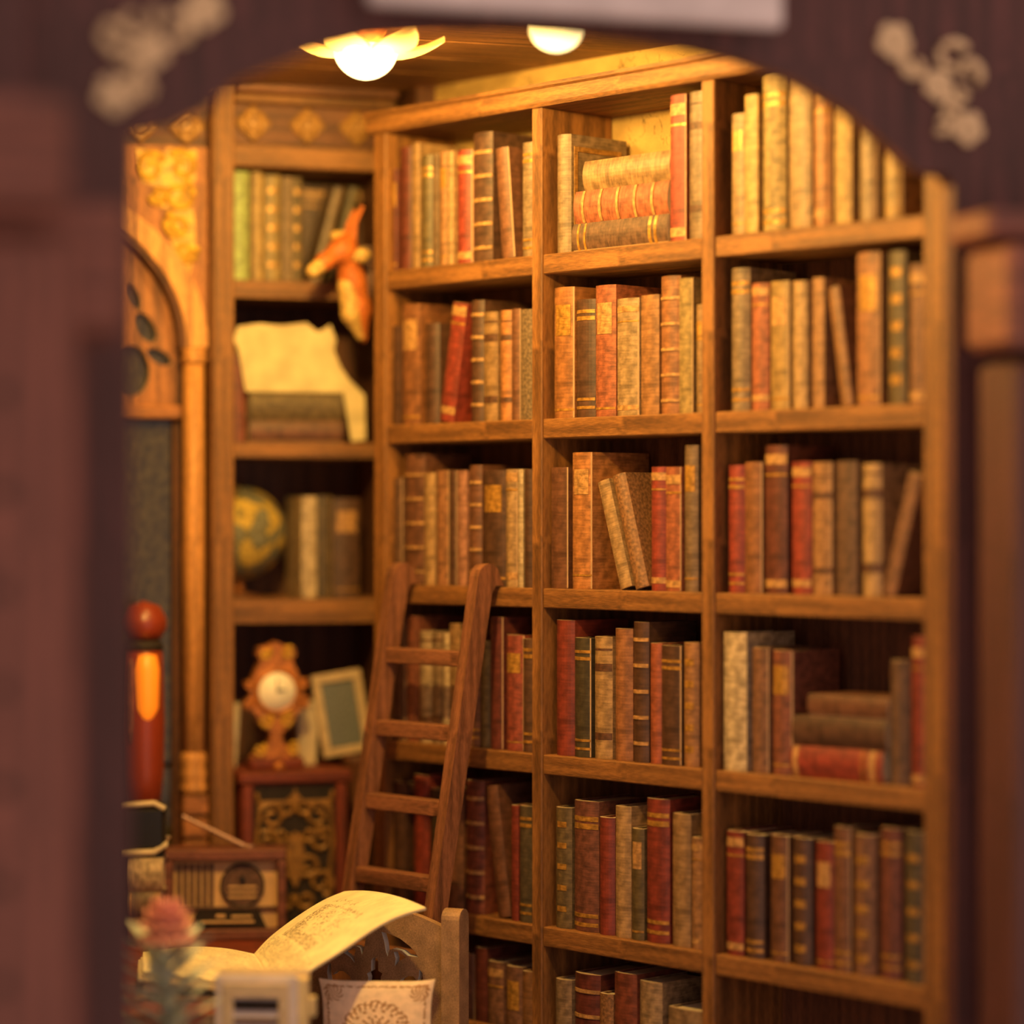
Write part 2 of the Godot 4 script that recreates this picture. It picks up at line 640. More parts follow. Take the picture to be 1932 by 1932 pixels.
func bookcase() -> void:
	var t := thing("bookcase", "tall brown oak bookcase with three bays of shelves full of books", "bookcase", CASE)
	for u in [[-0.019, 0.020], [0.461, 0.4896], [0.9137, 0.9455], [1.427, 1.465]]:
		part(t, "upright", box(Vector3(u[0], 0, -0.198), Vector3(u[1], 2.2665, 0), 0.002), M.oak_v)
	part(t, "end_post", box(Vector3(1.466, 0, -0.198), Vector3(1.53, 2.2665, 0.016), 0.003), M.oak_v)
	for b in BAYS:
		for y in SHELF_TOP:
			part(t, "shelf", box(Vector3(b[0] + 0.0005, y - 0.0386, -0.190), Vector3(b[1] - 0.0005, y, -0.003), 0.002), M.oak_h)
		part(t, "plinth", box(Vector3(b[0] + 0.0005, 0, -0.06), Vector3(b[1] - 0.0005, 0.27, -0.012)), M.oak_h)
		part(t, "back_panel", box(Vector3(b[0] + 0.0005, 0.28, -0.197), Vector3(b[1] - 0.0005, 1.937, -0.191), 0.0005), M.dark_oak_v)  # dark boards added to give the lower cells their shade, over the plaster
	part(t, "cornice", prism(PackedVector2Array([Vector2(2.2665, -0.198), Vector2(2.2665, 0.004), Vector2(2.274, 0.008), Vector2(2.300, 0.010), Vector2(2.304, 0.016), Vector2(2.311, 0.016), Vector2(2.311, -0.198)]), -0.035, 1.545, 0), M.oak_h)


const WORDS := {"maroon": "dark red", "tan": "tan", "olive": "olive", "grey": "grey-brown", "brown_tan": "light brown", "red": "red", "dark_brown": "dark brown", "brown": "brown", "orange_brown": "orange-brown",
	"red_brown": "reddish brown", "orange": "orange", "cream": "cream", "pink": "pinkish", "dark_green": "dark green", "red_orange": "orange-red", "grey_tan": "grey-tan", "olive_tan": "yellow-olive", "maroon_brown": "maroon", "yellow": "yellow"}
const SPINE := {"n": "plain", "g": "gold-lined", "r": "ribbed", "c": "gold-capped", "l": "gold-labelled", "d": "gold-dotted", "b": "banded", "m": "mottled", "f": "framed"}
const ORDINAL := ["first", "second", "third", "fourth", "fifth", "sixth", "seventh", "eighth", "ninth", "tenth", "eleventh"]
const SHELF_WORD := ["top shelf", "second shelf", "third shelf", "fourth shelf", "fifth shelf", "sixth shelf"]
const BAY_WORD := {"L": "left bay", "M": "middle bay", "R": "right bay"}

const BOOKS := {
	"L1": [[0.0208, 0.014, 0.214, 0.14, 0, "maroon", "l"], [0.0365, 0.0421, 0.257, 0.14, 0, "maroon", "n"], [0.0802, 0.025, 0.262, 0.14, 0, "tan", "n"], [0.1086, 0.0347, 0.233, 0.14, 0, "olive", "g"], [0.1457, 0.018, 0.233, 0.14, 0, "grey", "n"], [0.1662, 0.0253, 0.236, 0.14, 0, "brown_tan", "l"], [0.1931, 0.0186, 0.234, 0.14, 0, "tan", "n"], [0.215, 0.0481, 0.232, 0.14, 0, "red", "c"], [0.2694, 0.0568, 0.262, 0.14, 0, "dark_brown", "r"], [0.3543, 0.0385, 0.224, 0.14, -5.1, "brown", "n"], [0.4129, 0.0335, 0.229, 0.14, 0, "grey", "g"]],  # third entry: tan volume stands in for a highlight on the maroon spine edge
	"L2": [[0.0208, 0.0224, 0.208, 0.14, 0, "dark_brown", "n"], [0.0449, 0.057, 0.251, 0.14, 0, "orange_brown", "l"], [0.1152, 0.0428, 0.208, 0.14, 0, "dark_brown", "n"], [0.1679, 0.0432, 0.244, 0.14, 9.8, "red", "c"], [0.2583, 0.0381, 0.247, 0.14, 0, "dark_brown", "r"], [0.2995, 0.0408, 0.221, 0.14, 0, "tan", "b"], [0.3434, 0.0341, 0.222, 0.14, 0, "orange", "b"], [0.3807, 0.0261, 0.223, 0.14, 0, "brown", "n"], [0.4099, 0.0366, 0.22, 0.14, 0, "grey", "m"]],
	"L3": [[0.0208, 0.0275, 0.223, 0.14, 0, "dark_brown", "n"], [0.05, 0.0652, 0.272, 0.14, 0, "brown", "r"], [0.1193, 0.0321, 0.232, 0.14, 0, "tan", "n"], [0.1548, 0.0392, 0.237, 0.14, 0, "orange_brown", "n"], [0.1963, 0.0243, 0.236, 0.14, 0, "dark_brown", "n"], [0.223, 0.0281, 0.236, 0.14, 0, "pink", "n"], [0.2543, 0.0373, 0.246, 0.14, 0, "brown", "r"], [0.294, 0.0665, 0.235, 0.14, 0, "dark_brown", "l"], [0.3637, 0.0339, 0.236, 0.14, 0, "tan", "c"], [0.3999, 0.0146, 0.236, 0.14, 0, "cream", "n"], [0.4168, 0.0266, 0.235, 0.14, 0, "dark_brown", "n"]],
	"L4": [[0.0208, 0.0376, 0.254, 0.14, 0, "dark_brown", "n"], [0.0635, 0.0351, 0.261, 0.14, 0, "red_brown", "n"], [0.1019, 0.0414, 0.231, 0.14, 0, "cream", "b"], [0.1449, 0.0303, 0.231, 0.14, 0, "grey", "b"], [0.1768, 0.0219, 0.229, 0.14, 0, "cream", "n"], [0.2004, 0.0323, 0.249, 0.14, 0, "tan", "n"], [0.2359, 0.0494, 0.226, 0.14, 0, "brown", "g"], [0.2885, 0.0284, 0.216, 0.14, 0, "olive", "n"], [0.32, 0.0375, 0.266, 0.14, 0, "maroon", "n"], [0.3606, 0.0524, 0.231, 0.14, 0, "red", "l"], [0.4168, 0.0266, 0.225, 0.14, 0, "dark_brown", "g"]],
	"L5": [[0.0208, 0.041, 0.251, 0.14, 0, "dark_brown", "n"], [0.0802, 0.0466, 0.269, 0.14, 0, "red", "n"], [0.1317, 0.0524, 0.244, 0.14, 0, "dark_green", "g"], [0.1874, 0.0485, 0.253, 0.14, 0, "brown", "n"], [0.2407, 0.0557, 0.27, 0.14, 0, "red_brown", "r"], [0.3403, 0.0368, 0.264, 0.14, -8.7, "brown", "n"], [0.3853, 0.02, 0.23, 0.14, 0, "red", "n"], [0.4083, 0.0351, 0.231, 0.14, 0, "dark_green", "g"]],
	"L6": [[0.2262, 0.0416, 0.26, 0.14, 0, "brown", "n"], [0.271, 0.0364, 0.278, 0.14, 0, "maroon", "n"], [0.3106, 0.0453, 0.255, 0.14, 0, "brown", "c"], [0.3606, 0.0463, 0.251, 0.14, 0, "brown", "l"], [0.4129, 0.0289, 0.247, 0.14, 0, "brown_tan", "n"]],
	"M1": [[0.5065, 0.0385, 0.234, 0.165, 0, "grey", "f"], [0.8187, 0.0407, 0.275, 0.14, 0, "red", "c"], [0.8641, 0.0395, 0.276, 0.14, 0, "grey", "b"]],
	"M2": [[0.5036, 0.0562, 0.257, 0.16, 0, "orange", "l"], [0.5635, 0.0517, 0.23, 0.14, 0, "dark_brown", "g"], [0.618, 0.0545, 0.254, 0.155, 0, "red_orange", "l"], [0.6761, 0.0585, 0.225, 0.14, 0, "grey_tan", "c"], [0.7373, 0.0471, 0.228, 0.14, 0, "brown_tan", "n"], [0.7893, 0.0498, 0.26, 0.14, 0, "orange_brown", "r"], [0.8418, 0.035, 0.253, 0.14, 0, "olive_tan", "n"], [0.8802, 0.0234, 0.202, 0.14, 0, "tan", "l"]],
	"M3": [[0.4961, 0.0475, 0.238, 0.14, 0, "brown", "n"], [0.5554, 0.054, 0.266, 0.165, 0, "orange", "l"], [0.6867, 0.031, 0.215, 0.14, -16.8, "tan", "n"], [0.7226, 0.0355, 0.225, 0.14, -16.2, "brown_tan", "m"], [0.7617, 0.0393, 0.235, 0.14, 0, "red", "c"], [0.8064, 0.0388, 0.234, 0.14, 0, "red_orange", "c"], [0.8479, 0.0343, 0.274, 0.14, 0, "grey", "l"]],
	"M4": [[0.5065, 0.0503, 0.265, 0.16, 0, "red", "n"], [0.5613, 0.0452, 0.232, 0.14, 0, "dark_green", "g"], [0.6123, 0.0474, 0.236, 0.14, 0, "tan", "b"], [0.6654, 0.0467, 0.253, 0.14, 0, "orange_brown", "n"], [0.717, 0.0398, 0.267, 0.14, 0, "dark_brown", "r"], [0.761, 0.0304, 0.228, 0.14, 0, "red_orange", "n"], [0.7934, 0.0511, 0.225, 0.14, 0, "dark_brown", "g"], [0.8493, 0.0383, 0.232, 0.14, 0, "brown_tan", "d"]],
	"M5": [[0.5065, 0.0444, 0.236, 0.14, 0, "olive", "d"], [0.5547, 0.067, 0.253, 0.16, 0, "maroon_brown", "g"], [0.6253, 0.0416, 0.226, 0.14, 0, "red", "n"], [0.6711, 0.0417, 0.251, 0.14, 0, "tan", "n"], [0.7163, 0.0322, 0.212, 0.14, 0, "olive", "l"], [0.7513, 0.0593, 0.272, 0.14, 0, "red", "g"], [0.8228, 0.046, 0.249, 0.14, 0, "tan", "n"], [0.8728, 0.0267, 0.208, 0.14, 0, "brown_tan", "c"]],
	"M6": [[0.5065, 0.0444, 0.244, 0.14, 0, "grey", "n"], [0.5554, 0.0699, 0.262, 0.16, 0, "maroon", "r"], [0.6281, 0.0365, 0.231, 0.14, 0, "brown_tan", "m"], [0.6682, 0.0593, 0.277, 0.14, 0, "red_brown", "n"], [0.7303, 0.0583, 0.268, 0.14, 0, "grey_tan", "n"], [0.8105, 0.085, 0.229, 0.14, 0, "grey_tan", "n"]],
	"R1": [[0.972, 0.0318, 0.223, 0.14, 0, "tan", "l"], [1.0057, 0.0315, 0.254, 0.14, 0, "yellow", "n"], [1.0391, 0.0557, 0.284, 0.14, 0, "olive_tan", "g"], [1.1061, 0.0522, 0.271, 0.14, 0, "tan", "n"], [1.1644, 0.0403, 0.249, 0.14, 0, "orange", "c"], [1.2181, 0.0385, 0.229, 0.14, 0, "yellow", "n"], [1.2709, 0.039, 0.219, 0.14, 0, "grey_tan", "n"], [1.3228, 0.0407, 0.2, 0.14, 0, "yellow", "l"]],
	"R2": [[0.9629, 0.0454, 0.263, 0.14, 0, "grey", "g"], [1.0154, 0.0415, 0.232, 0.14, 0, "red_orange", "c"], [1.0658, 0.0441, 0.232, 0.14, 0, "yellow", "l"], [1.1192, 0.0341, 0.229, 0.14, 0, "tan", "n"], [1.1669, 0.0269, 0.232, 0.14, 0, "brown_tan", "n"], [1.2314, 0.0261, 0.214, 0.14, -8.3, "brown_tan", "n"], [1.2661, 0.052, 0.269, 0.14, 0, "orange_brown", "l"], [1.3333, 0.0394, 0.267, 0.14, 0, "olive", "d"], [1.3831, 0.0343, 0.241, 0.14, 0, "brown", "c"]],
	"R3": [[0.9577, 0.0403, 0.235, 0.14, 0, "red", "g"], [1.0006, 0.0424, 0.24, 0.14, 0, "orange_brown", "n"], [1.0506, 0.0518, 0.269, 0.14, 0, "maroon_brown", "c"], [1.1136, 0.0447, 0.238, 0.14, 0, "red", "c"], [1.1644, 0.044, 0.237, 0.14, 0, "brown_tan", "b"], [1.2193, 0.0468, 0.238, 0.14, 0, "dark_brown", "n"], [1.2732, 0.0425, 0.233, 0.14, 0, "tan", "b"], [1.3263, 0.027, 0.218, 0.14, 15.2, "brown", "n"]],
	"R4": [[0.9524, 0.0559, 0.255, 0.14, 0, "cream", "n"], [1.0212, 0.0396, 0.229, 0.14, 0, "brown", "n"], [1.0646, 0.0478, 0.225, 0.14, 0, "red_brown", "l"], [1.3345, 0.0417, 0.217, 0.14, 0, "dark_brown", "n"], [1.3831, 0.0343, 0.26, 0.14, 0, "red", "c"]],
	"R5": [[0.959, 0.0416, 0.228, 0.14, 0, "red", "c"], [1.0032, 0.0436, 0.226, 0.14, 0, "dark_brown", "g"], [1.062, 0.0428, 0.229, 0.14, 0, "brown", "l"], [1.1136, 0.0434, 0.229, 0.14, 0, "dark_brown", "d"], [1.1694, 0.0403, 0.227, 0.14, 0, "red", "l"], [1.2145, 0.0373, 0.257, 0.14, 0, "brown", "g"], [1.2566, 0.0474, 0.247, 0.14, 0, "brown", "d"], [1.3146, 0.0443, 0.263, 0.14, 0, "maroon", "g"], [1.3704, 0.0435, 0.262, 0.14, 0, "dark_green", "d"]],
}
const LYING := {
	"M1": [[0.558, 0.254, 0.0548, "dark_brown", "g"], [0.56, 0.251, 0.0629, "red_orange", "r"], [0.582, 0.232, 0.0568, "tan", "n"]],
	"R4": [[1.116, 0.208, 0.0563, "red", "c"], [1.117, 0.214, 0.0534, "dark_brown", "n"], [1.151, 0.182, 0.0393, "brown", "n"]],
}


# The bulge of a spine of thickness t: from edge to edge, k runs 0..1.
func spine_z(t: float, k: float, sag: float) -> float:
	return -sag * (2.0 * k - 1.0) * (2.0 * k - 1.0)

func spine_strip(t: float, k0: float, k1: float, sag: float, y0: float, y1: float, proud: float) -> ArrayMesh:
	var poly := PackedVector2Array()
	for i in 7:
		var k := lerpf(k0, k1, i / 6.0)
		poly.append(Vector2(t * k, spine_z(t, k, sag) + proud))
	for i in range(6, -1, -1):
		var k := lerpf(k0, k1, i / 6.0)
		poly.append(Vector2(t * k, spine_z(t, k, sag) - 0.0012))
	return prism(poly, y0, y1, 1)

# Into `o`: cover, pages and gilding of a book that stands at the origin, spine at z = 0, thickness along x.
func book_into(o: Node3D, t: float, h: float, d: float, color: String, style: String, sag: float) -> void:
	var b := 0.0032
	var poly := PackedVector2Array()
	poly.append(Vector2(0, -d))
	for i in 9:
		poly.append(Vector2(t * i / 8.0, spine_z(t, i / 8.0, sag)))
	poly.append(Vector2(t, -d))
	poly.append(Vector2(t - b, -d))
	poly.append(Vector2(t - b, -sag - b))
	poly.append(Vector2(b, -sag - b))
	poly.append(Vector2(b, -d))
	var cover := ArrayMesh.new()
	var st := begin()
	sides_into(st, poly, 0, h, 1)
	st.commit(cover)
	st = begin()
	ends_into(st, poly, 0, h, 1)
	st.commit(cover)
	cover.surface_set_material(0, M[("mottled_" if style.contains("m") else ["book_", "faded_", "deep_"][rng.randi_range(0, 2)]) + color])
	cover.surface_set_material(1, M.board)
	var c := part(o, "cover", cover)
	part(o, "page_block", box(Vector3(b + 0.0002, 0.004, -d + 0.005), Vector3(t - b - 0.0002, h - 0.004, -sag - b - 0.0002), 0.0008), M.pages)
	var bands := []
	if style.contains("g"):
		bands += [[0.87, 0.90, 0.02, 0.98, "gilt"], [0.81, 0.845, 0.02, 0.98, "gilt"], [0.13, 0.155, 0.02, 0.98, "gilt"], [0.06, 0.085, 0.02, 0.98, "gilt"]]
	if style.contains("r"):
		for i in 5:
			bands.append([0.11 + i * 0.185, 0.132 + i * 0.185, 0.01, 0.99, "pale_band"])
	if style.contains("c"):
		bands += [[0.88, 0.945, 0.01, 0.99, "pale_band"], [0.05, 0.10, 0.01, 0.99, "pale_band"], [0.80, 0.815, 0.01, 0.99, "gilt"]]
	if style.contains("l"):
		bands += [[0.66, 0.86, 0.14, 0.86, "gilt" if rng.randf() < 0.5 else "pale_band"], [0.07, 0.085, 0.02, 0.98, "gilt"]]
	if style.contains("d"):
		for i in 5:
			bands.append([0.12 + i * 0.175, 0.17 + i * 0.175, 0.22, 0.78, "gilt"])
	if style.contains("b"):
		bands += [[0.18, 0.235, 0.01, 0.99, "dark_band"], [0.74, 0.80, 0.01, 0.99, "dark_band"], [0.91, 0.925, 0.01, 0.99, "dark_band"]]
	if not style.contains("r") and t > 0.02 and rng.randf() < 0.3:    # the pale worn edge of the board
		part(c, "worn_edge", spine_strip(t, 0.945, 0.99, sag, 0.001, h - 0.0005, 0.0005), M.worn)
	var shift := rng.randf_range(-0.025, 0.025)
	var stretch := rng.randf_range(0.8, 1.25)
	for q in bands:
		var m: float = (q[0] + q[1]) / 2.0 + shift
		var w: float = (q[1] - q[0]) / 2.0 * stretch
		q[0] = m - w
		q[1] = m + w
		part(c, "spine_band", spine_strip(t, q[2], q[3], sag, h * q[0], h * q[1], 0.0022 if style.contains("r") else 0.0009), M[q[4]])
	if style.contains("f"):
		for s in [[0.10, 0.90, -0.10, -0.16], [0.10, 0.90, -0.84, -0.90]]:
			part(c, "cover_border", box(Vector3(t - 0.0005, h * s[0], d * s[3]), Vector3(t + 0.0018, h * s[1], d * s[2]), 0.0004), M.old_gold)
		for s in [[0.10, 0.145], [0.855, 0.90]]:
			part(c, "cover_border", box(Vector3(t - 0.0005, h * s[0], -d * 0.84), Vector3(t + 0.0018, h * s[1], -d * 0.16), 0.0004), M.old_gold)

func fill_bookcase() -> void:
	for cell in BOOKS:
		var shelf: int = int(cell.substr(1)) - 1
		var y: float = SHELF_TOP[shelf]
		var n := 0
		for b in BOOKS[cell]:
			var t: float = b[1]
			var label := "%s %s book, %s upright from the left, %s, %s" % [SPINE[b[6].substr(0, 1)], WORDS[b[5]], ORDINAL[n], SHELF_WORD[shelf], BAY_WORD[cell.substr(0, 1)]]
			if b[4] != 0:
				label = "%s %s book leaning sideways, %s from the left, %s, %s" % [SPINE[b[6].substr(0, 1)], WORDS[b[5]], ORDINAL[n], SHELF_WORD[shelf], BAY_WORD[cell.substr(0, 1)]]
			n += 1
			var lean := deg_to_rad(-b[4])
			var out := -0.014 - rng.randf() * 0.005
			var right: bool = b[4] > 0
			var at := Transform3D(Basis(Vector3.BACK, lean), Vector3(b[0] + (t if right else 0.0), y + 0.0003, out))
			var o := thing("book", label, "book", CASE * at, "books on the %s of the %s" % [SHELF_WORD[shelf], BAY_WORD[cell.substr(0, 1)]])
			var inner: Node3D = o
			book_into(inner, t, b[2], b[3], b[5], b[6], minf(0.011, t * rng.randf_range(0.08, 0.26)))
			if right:
				for k in o.get_children():
					k.position.x -= t
	for cell in LYING:
		var shelf: int = int(cell.substr(1)) - 1
		var y: float = SHELF_TOP[shelf] + 0.0003
		var place := ["bottom", "middle", "top"]
		var i := 0
		for b in LYING[cell]:
			var label := "%s %s book lying flat, %s of the stack of three, %s, %s" % [SPINE[b[4].substr(0, 1)], WORDS[b[3]], place[i], SHELF_WORD[shelf], BAY_WORD[cell.substr(0, 1)]]
			i += 1
			var at := Transform3D(Basis(Vector3.BACK, -PI / 2), Vector3(b[0], y + b[2], -0.012 - 0.003 * i))
			var o := thing("book", label, "book", CASE * at, "stacked books on the %s of the %s" % [SHELF_WORD[shelf], BAY_WORD[cell.substr(0, 1)]])
			book_into(o, b[2], b[1], 0.13, b[3], b[4], b[2] * 0.12)
			y += b[2] + 0.0006


# ---------------------------------------------------------------- ladder
func ladder() -> void:
	var step := thing("library_step", "low wooden step at the foot of the left bay under the ladder", "step", CASE)
	part(step, "step_top", box(Vector3(0.03, 0.42, 0.004), Vector3(0.386, 0.447, 0.231), 0.003), M.oak_h)
	for x in [0.035, 0.35]:
		part(step, "side_board", box(Vector3(x, 0.0125, 0.02), Vector3(x + 0.03, 0.4195, 0.225), 0.003), M.oak_v)
	var t := thing("library_ladder", "brown wooden ladder hooked on the third shelf of the left bay", "ladder", CASE)
	var top := Vector2(0.052, 1.372)      # (z, y) at the hooks
	var foot := Vector2(0.2216, 0.4510)
	var d := (top - foot).normalized()
	var nrm := Vector2(-d.y, d.x)         # towards the shelf is -z
	if nrm.x > 0:
		nrm = -nrm
	for s in [[0.088, 0.114], [0.342, 0.369]]:
		var poly := PackedVector2Array()
		var w := 0.035
		var a := foot
		var b := top
		poly.append(a - nrm * 0.0)
		poly.append(b - d * 0.03)
		for i in 7:                        # rounded head
			var k := PI * i / 6.0 * 0.9
			var c := b - d * 0.03 + nrm * 0.030
			poly.append(c + (-nrm * cos(k) + d * sin(k)) * 0.030)
		poly.append(Vector2(-0.011, SHELF_TOP[2] + 0.003))
		poly.append(Vector2(0.010, SHELF_TOP[2] + 0.003))
		poly.append(Vector2(0.021, SHELF_TOP[2] - 0.012))
		poly.append(Vector2(a.x - w * 1.02, a.y))
		var flip := PackedVector2Array()
		for p in poly:
			flip.append(Vector2(p.y, p.x))
		part(t, "rail", prism(flip, s[0], s[1], 0), M.ladder_v)
	for i in 8:
		var y := 1.193 - i * 0.147
		if y < 0.50:
			break
		var z := lerpf(foot.x, top.x, (y - foot.y) / (top.y - foot.y))
		part(t, "rung", box(Vector3(0.1145, y - 0.031, z - 0.034), Vector3(0.3415, y, z - 0.003), 0.002), M.ladder_h)


# ---------------------------------------------------------------- corner shelves and arch
func corner_shelves() -> void:
	var t := thing("corner_shelves", "dark wooden corner shelves with globe, clock and old books", "shelves", BACK)
	part(t, "upright", box(Vector3(-0.12, 0, -0.278), Vector3(-0.092, 2.3, -0.064)), M.dark_oak_v)
	part(t, "upright", box(Vector3(0.34, 0, -0.278), Vector3(0.37, 2.3, -0.004)), M.dark_oak_v)
	for y in [[1.935, 1.973], [1.590, 1.6225], [1.2315, 1.2833], [0.52, 0.56]]:
		part(t, "shelf", prism(PackedVector2Array([Vector2(-0.0915, -0.278), Vector2(0.3395, -0.278), Vector2(0.3395, -0.006), Vector2(-0.0005, -0.006), Vector2(-0.0005, -0.064), Vector2(-0.0915, -0.064)]), y[0], y[1], 1), M.oak_h)
	part(t, "head_rail", box(Vector3(0.0, 2.217, -0.26), Vector3(0.3395, 2.2665, -0.002), 0.003), M.oak_h)
	part(t, "frieze", box(Vector3(0.0, 2.267, -0.05), Vector3(0.3395, 2.372, -0.02), 0.002), M.dark_oak_h)
	part(t, "crown_strip", box(Vector3(0.0, 2.3535, -0.02), Vector3(0.36, 2.372, 0.014), 0.003), M.oak_h)
	part(t, "crown_strip", box(Vector3(0.0, 2.3725, -0.05), Vector3(0.36, 2.392, 0.04), 0.003), M.dark_oak_h)
	for x in [0.0468, 0.1664, 0.2768]:
		diamond(t, Vector3(x, 2.312, -0.020), 0.040)
	var p := thing("corner_post", "square brown wooden post between the arch and the corner shelves", "post", BACK)
	part(p, "shaft", box(Vector3(-0.0516, 0, -0.06), Vector3(-0.001, CEILING_Y - 0.002, 0.018), 0.003), M.oak_v)
	part(p, "fillet", box(Vector3(-0.046, 0.02, 0.018), Vector3(-0.026, CEILING_Y - 0.004, 0.024), 0.002), M.oak_v)

func diamond(t: Node3D, at: Vector3, r: float) -> void:
	var o := part(t, "diamond_ornament", prism(PackedVector2Array([Vector2(-r, 0), Vector2(-r * 0.62, r * 0.2), Vector2(-r * 0.5, r * 0.55), Vector2(0, r), Vector2(r * 0.5, r * 0.55), Vector2(r * 0.62, r * 0.2), Vector2(r, 0), Vector2(r * 0.5, -r * 0.55), Vector2(0, -r), Vector2(-r * 0.5, -r * 0.55)]), 0, 0.008), M.old_gold, Transform3D(Basis(), at))
	part(o, "inner_ring", tube(closed(disc(Vector2.ZERO, r * 0.42, r * 0.42, 14), 0.009), 0.004, 0.004, 6), M.old_gold)
	part(o, "rim", tube(closed(PackedVector2Array([Vector2(-r * 0.9, 0), Vector2(-r * 0.45, r * 0.5), Vector2(0, r * 0.9), Vector2(r * 0.45, r * 0.5), Vector2(r * 0.9, 0), Vector2(r * 0.45, -r * 0.5), Vector2(0, -r * 0.9), Vector2(-r * 0.45, -r * 0.5)]), 0.008), 0.0045, 0.0045, 6), M.old_gold)

func closed(p: PackedVector2Array, z: float) -> Array:
	var out := []
	for i in p.size() + 1:
		out.append(Vector3(p[i % p.size()].x, p[i % p.size()].y, z))
	return out

func arch() -> void:
	var mid := Vector2(-0.385, 1.824)
	var t := thing("arched_surround", "light oak round arch on a half column, with gold scrolls in its corner", "arch", BACK)
	# wall above the arch, with the round opening cut out of it
	var poly := PackedVector2Array([Vector2(-0.86, 1.80), Vector2(-0.86, 2.255), Vector2(-0.0525, 2.255), Vector2(-0.0525, 1.80)])
	poly.append_array(disc(mid, 0.330, 0.330, 26, -0.07, PI + 0.07))
	part(t, "spandrel", prism(poly, -0.06, -0.012), M.arch_oak_v)
	part(t, "arch_band", prism(ring_poly(mid, 0.282, 0.328, 0.0, PI, 30), -0.05, 0.012), M.arch_light_v)
	part(t, "inner_fillet", prism(ring_poly(mid, 0.272, 0.2815, 0.0, PI, 30), -0.05, -0.004), M.dark_oak_v)
	part(t, "frieze", box(Vector3(-0.86, 2.2555, -0.06), Vector3(-0.0525, 2.375, -0.02)), M.dark_oak_h)
	part(t, "frieze_strip", box(Vector3(-0.86, 2.3755, -0.06), Vector3(-0.0525, 2.392, 0.02), 0.003), M.oak_h)
	for x in [-0.0747 - 0.025, -0.2003, -0.31]:
		diamond(t, Vector3(x, 2.300, -0.020), 0.042)
	for x in [-0.0835, -0.6865]:
		var y1 := 1.822
		part(t, "column", lathe([Vector2(0.0, 0.955), Vector2(0.0245, 0.955), Vector2(0.0245, 1.45), Vector2(0.0225, 1.79), Vector2(0.0, 1.79)], 20), M.arch_light_v, moved(x, 0, -0.012))
		part(t, "capital", lathe([Vector2(0.0, 1.788), Vector2(0.024, 1.788), Vector2(0.028, 1.796), Vector2(0.028, 1.802), Vector2(0.024, 1.806), Vector2(0.0275, 1.812), Vector2(0.0275, y1), Vector2(0.0, y1)], 20), M.arch_light_v, moved(x, 0, -0.012))
		part(t, "column_base", lathe([Vector2(0.0, 0.87), Vector2(0.030, 0.87), Vector2(0.030, 0.885), Vector2(0.026, 0.892), Vector2(0.0295, 0.902), Vector2(0.0295, 0.915), Vector2(0.026, 0.924), Vector2(0.0285, 0.934), Vector2(0.0285, 0.945), Vector2(0.0245, 0.957), Vector2(0.0, 0.957)], 20), M.arch_light_v, moved(x, 0, -0.012))
		for i in 6:
			part(t, "pedestal_course", box(Vector3(x - 0.0275, 0.87 - (i + 1) * 0.048, -0.05), Vector3(x + 0.0275, 0.866 - i * 0.048, 0.016), 0.004), M.arch_oak_h)
		part(t, "pedestal", box(Vector3(x - 0.0275, 0.0, -0.05), Vector3(x + 0.0275, 0.575, 0.016), 0.004), M.arch_oak_h)
	# gold scrollwork in the corner above the column
	var g := Node3D.new()
	g.name = "gold_scrollwork"
	t.add_child(g)
	g.position = Vector3(0, 0, -0.012)
	part(g, "backing", prism(PackedVector2Array([Vector2(-0.215, 2.247), Vector2(-0.150, 2.238), Vector2(-0.140, 2.249), Vector2(-0.078, 2.249), Vector2(-0.080, 2.19), Vector2(-0.092, 2.16), Vector2(-0.083, 2.10), Vector2(-0.080, 2.04), Vector2(-0.092, 1.985), Vector2(-0.100, 1.965), Vector2(-0.118, 2.01), Vector2(-0.136, 2.06), Vector2(-0.140, 2.095), Vector2(-0.124, 2.118), Vector2(-0.172, 2.125), Vector2(-0.176, 2.145), Vector2(-0.155, 2.165), Vector2(-0.198, 2.175)]), 0, 0.006), M.gold_ornament)
	for q in [[-0.178, 2.205, 0.034, 1.4, 0.5, 1.0], [-0.110, 2.212, 0.032, 1.3, 2.4, -1.0], [-0.118, 2.150, 0.034, 1.5, 1.2, -1.0], [-0.120, 2.085, 0.028, 1.5, 2.0, 1.0], [-0.103, 2.030, 0.024, 1.4, 0.4, -1.0], [-0.160, 2.150, 0.020, 1.2, 3.4, 1.0]]:
		part(g, "scroll", tube(curl(Vector2(q[0], q[1]), q[2], q[3], q[4], q[5]), 0.0095, 0.005, 8), M.gold_ornament, moved(0, 0, 0.007))
	# the window inside the arch
	var w := structure_node("window_1", BACK * moved(0, 0, -0.055))
	var holed := CSGPolygon3D.new()
	holed.name = "tracery"
	var half := disc(mid, 0.270, 0.270, 30, 0.0, PI)
	half.append_array(PackedVector2Array([Vector2(-0.655, 1.70), Vector2(-0.115, 1.70)]))
	holed.polygon = half
	holed.depth = 0.02
	holed.material = M.arch_oak_v
	for h in [[-0.210, 1.935, 0.013, 0.030, 25.0], [-0.180, 1.868, 0.020, 0.036, 30.0], [-0.150, 1.806, 0.030, 0.015, -28.0], [-0.385, 1.86, 0.09, 0.10, 0.0], [-0.215, 1.775, 0.045, 0.055, 0.0], [-0.555, 1.775, 0.045, 0.055, 0.0], [-0.59, 1.868, 0.02, 0.036, -30.0], [-0.385, 2.02, 0.05, 0.04, 0.0]]:
		var cut := CSGPolygon3D.new()
		cut.name = "opening"
		cut.operation = CSGShape3D.OPERATION_SUBTRACTION
		cut.polygon = disc(Vector2.ZERO, h[2], h[3], 20)
		cut.depth = 0.06
		cut.position = Vector3(h[0], h[1], 0.03)
		cut.rotation_degrees.z = h[4]
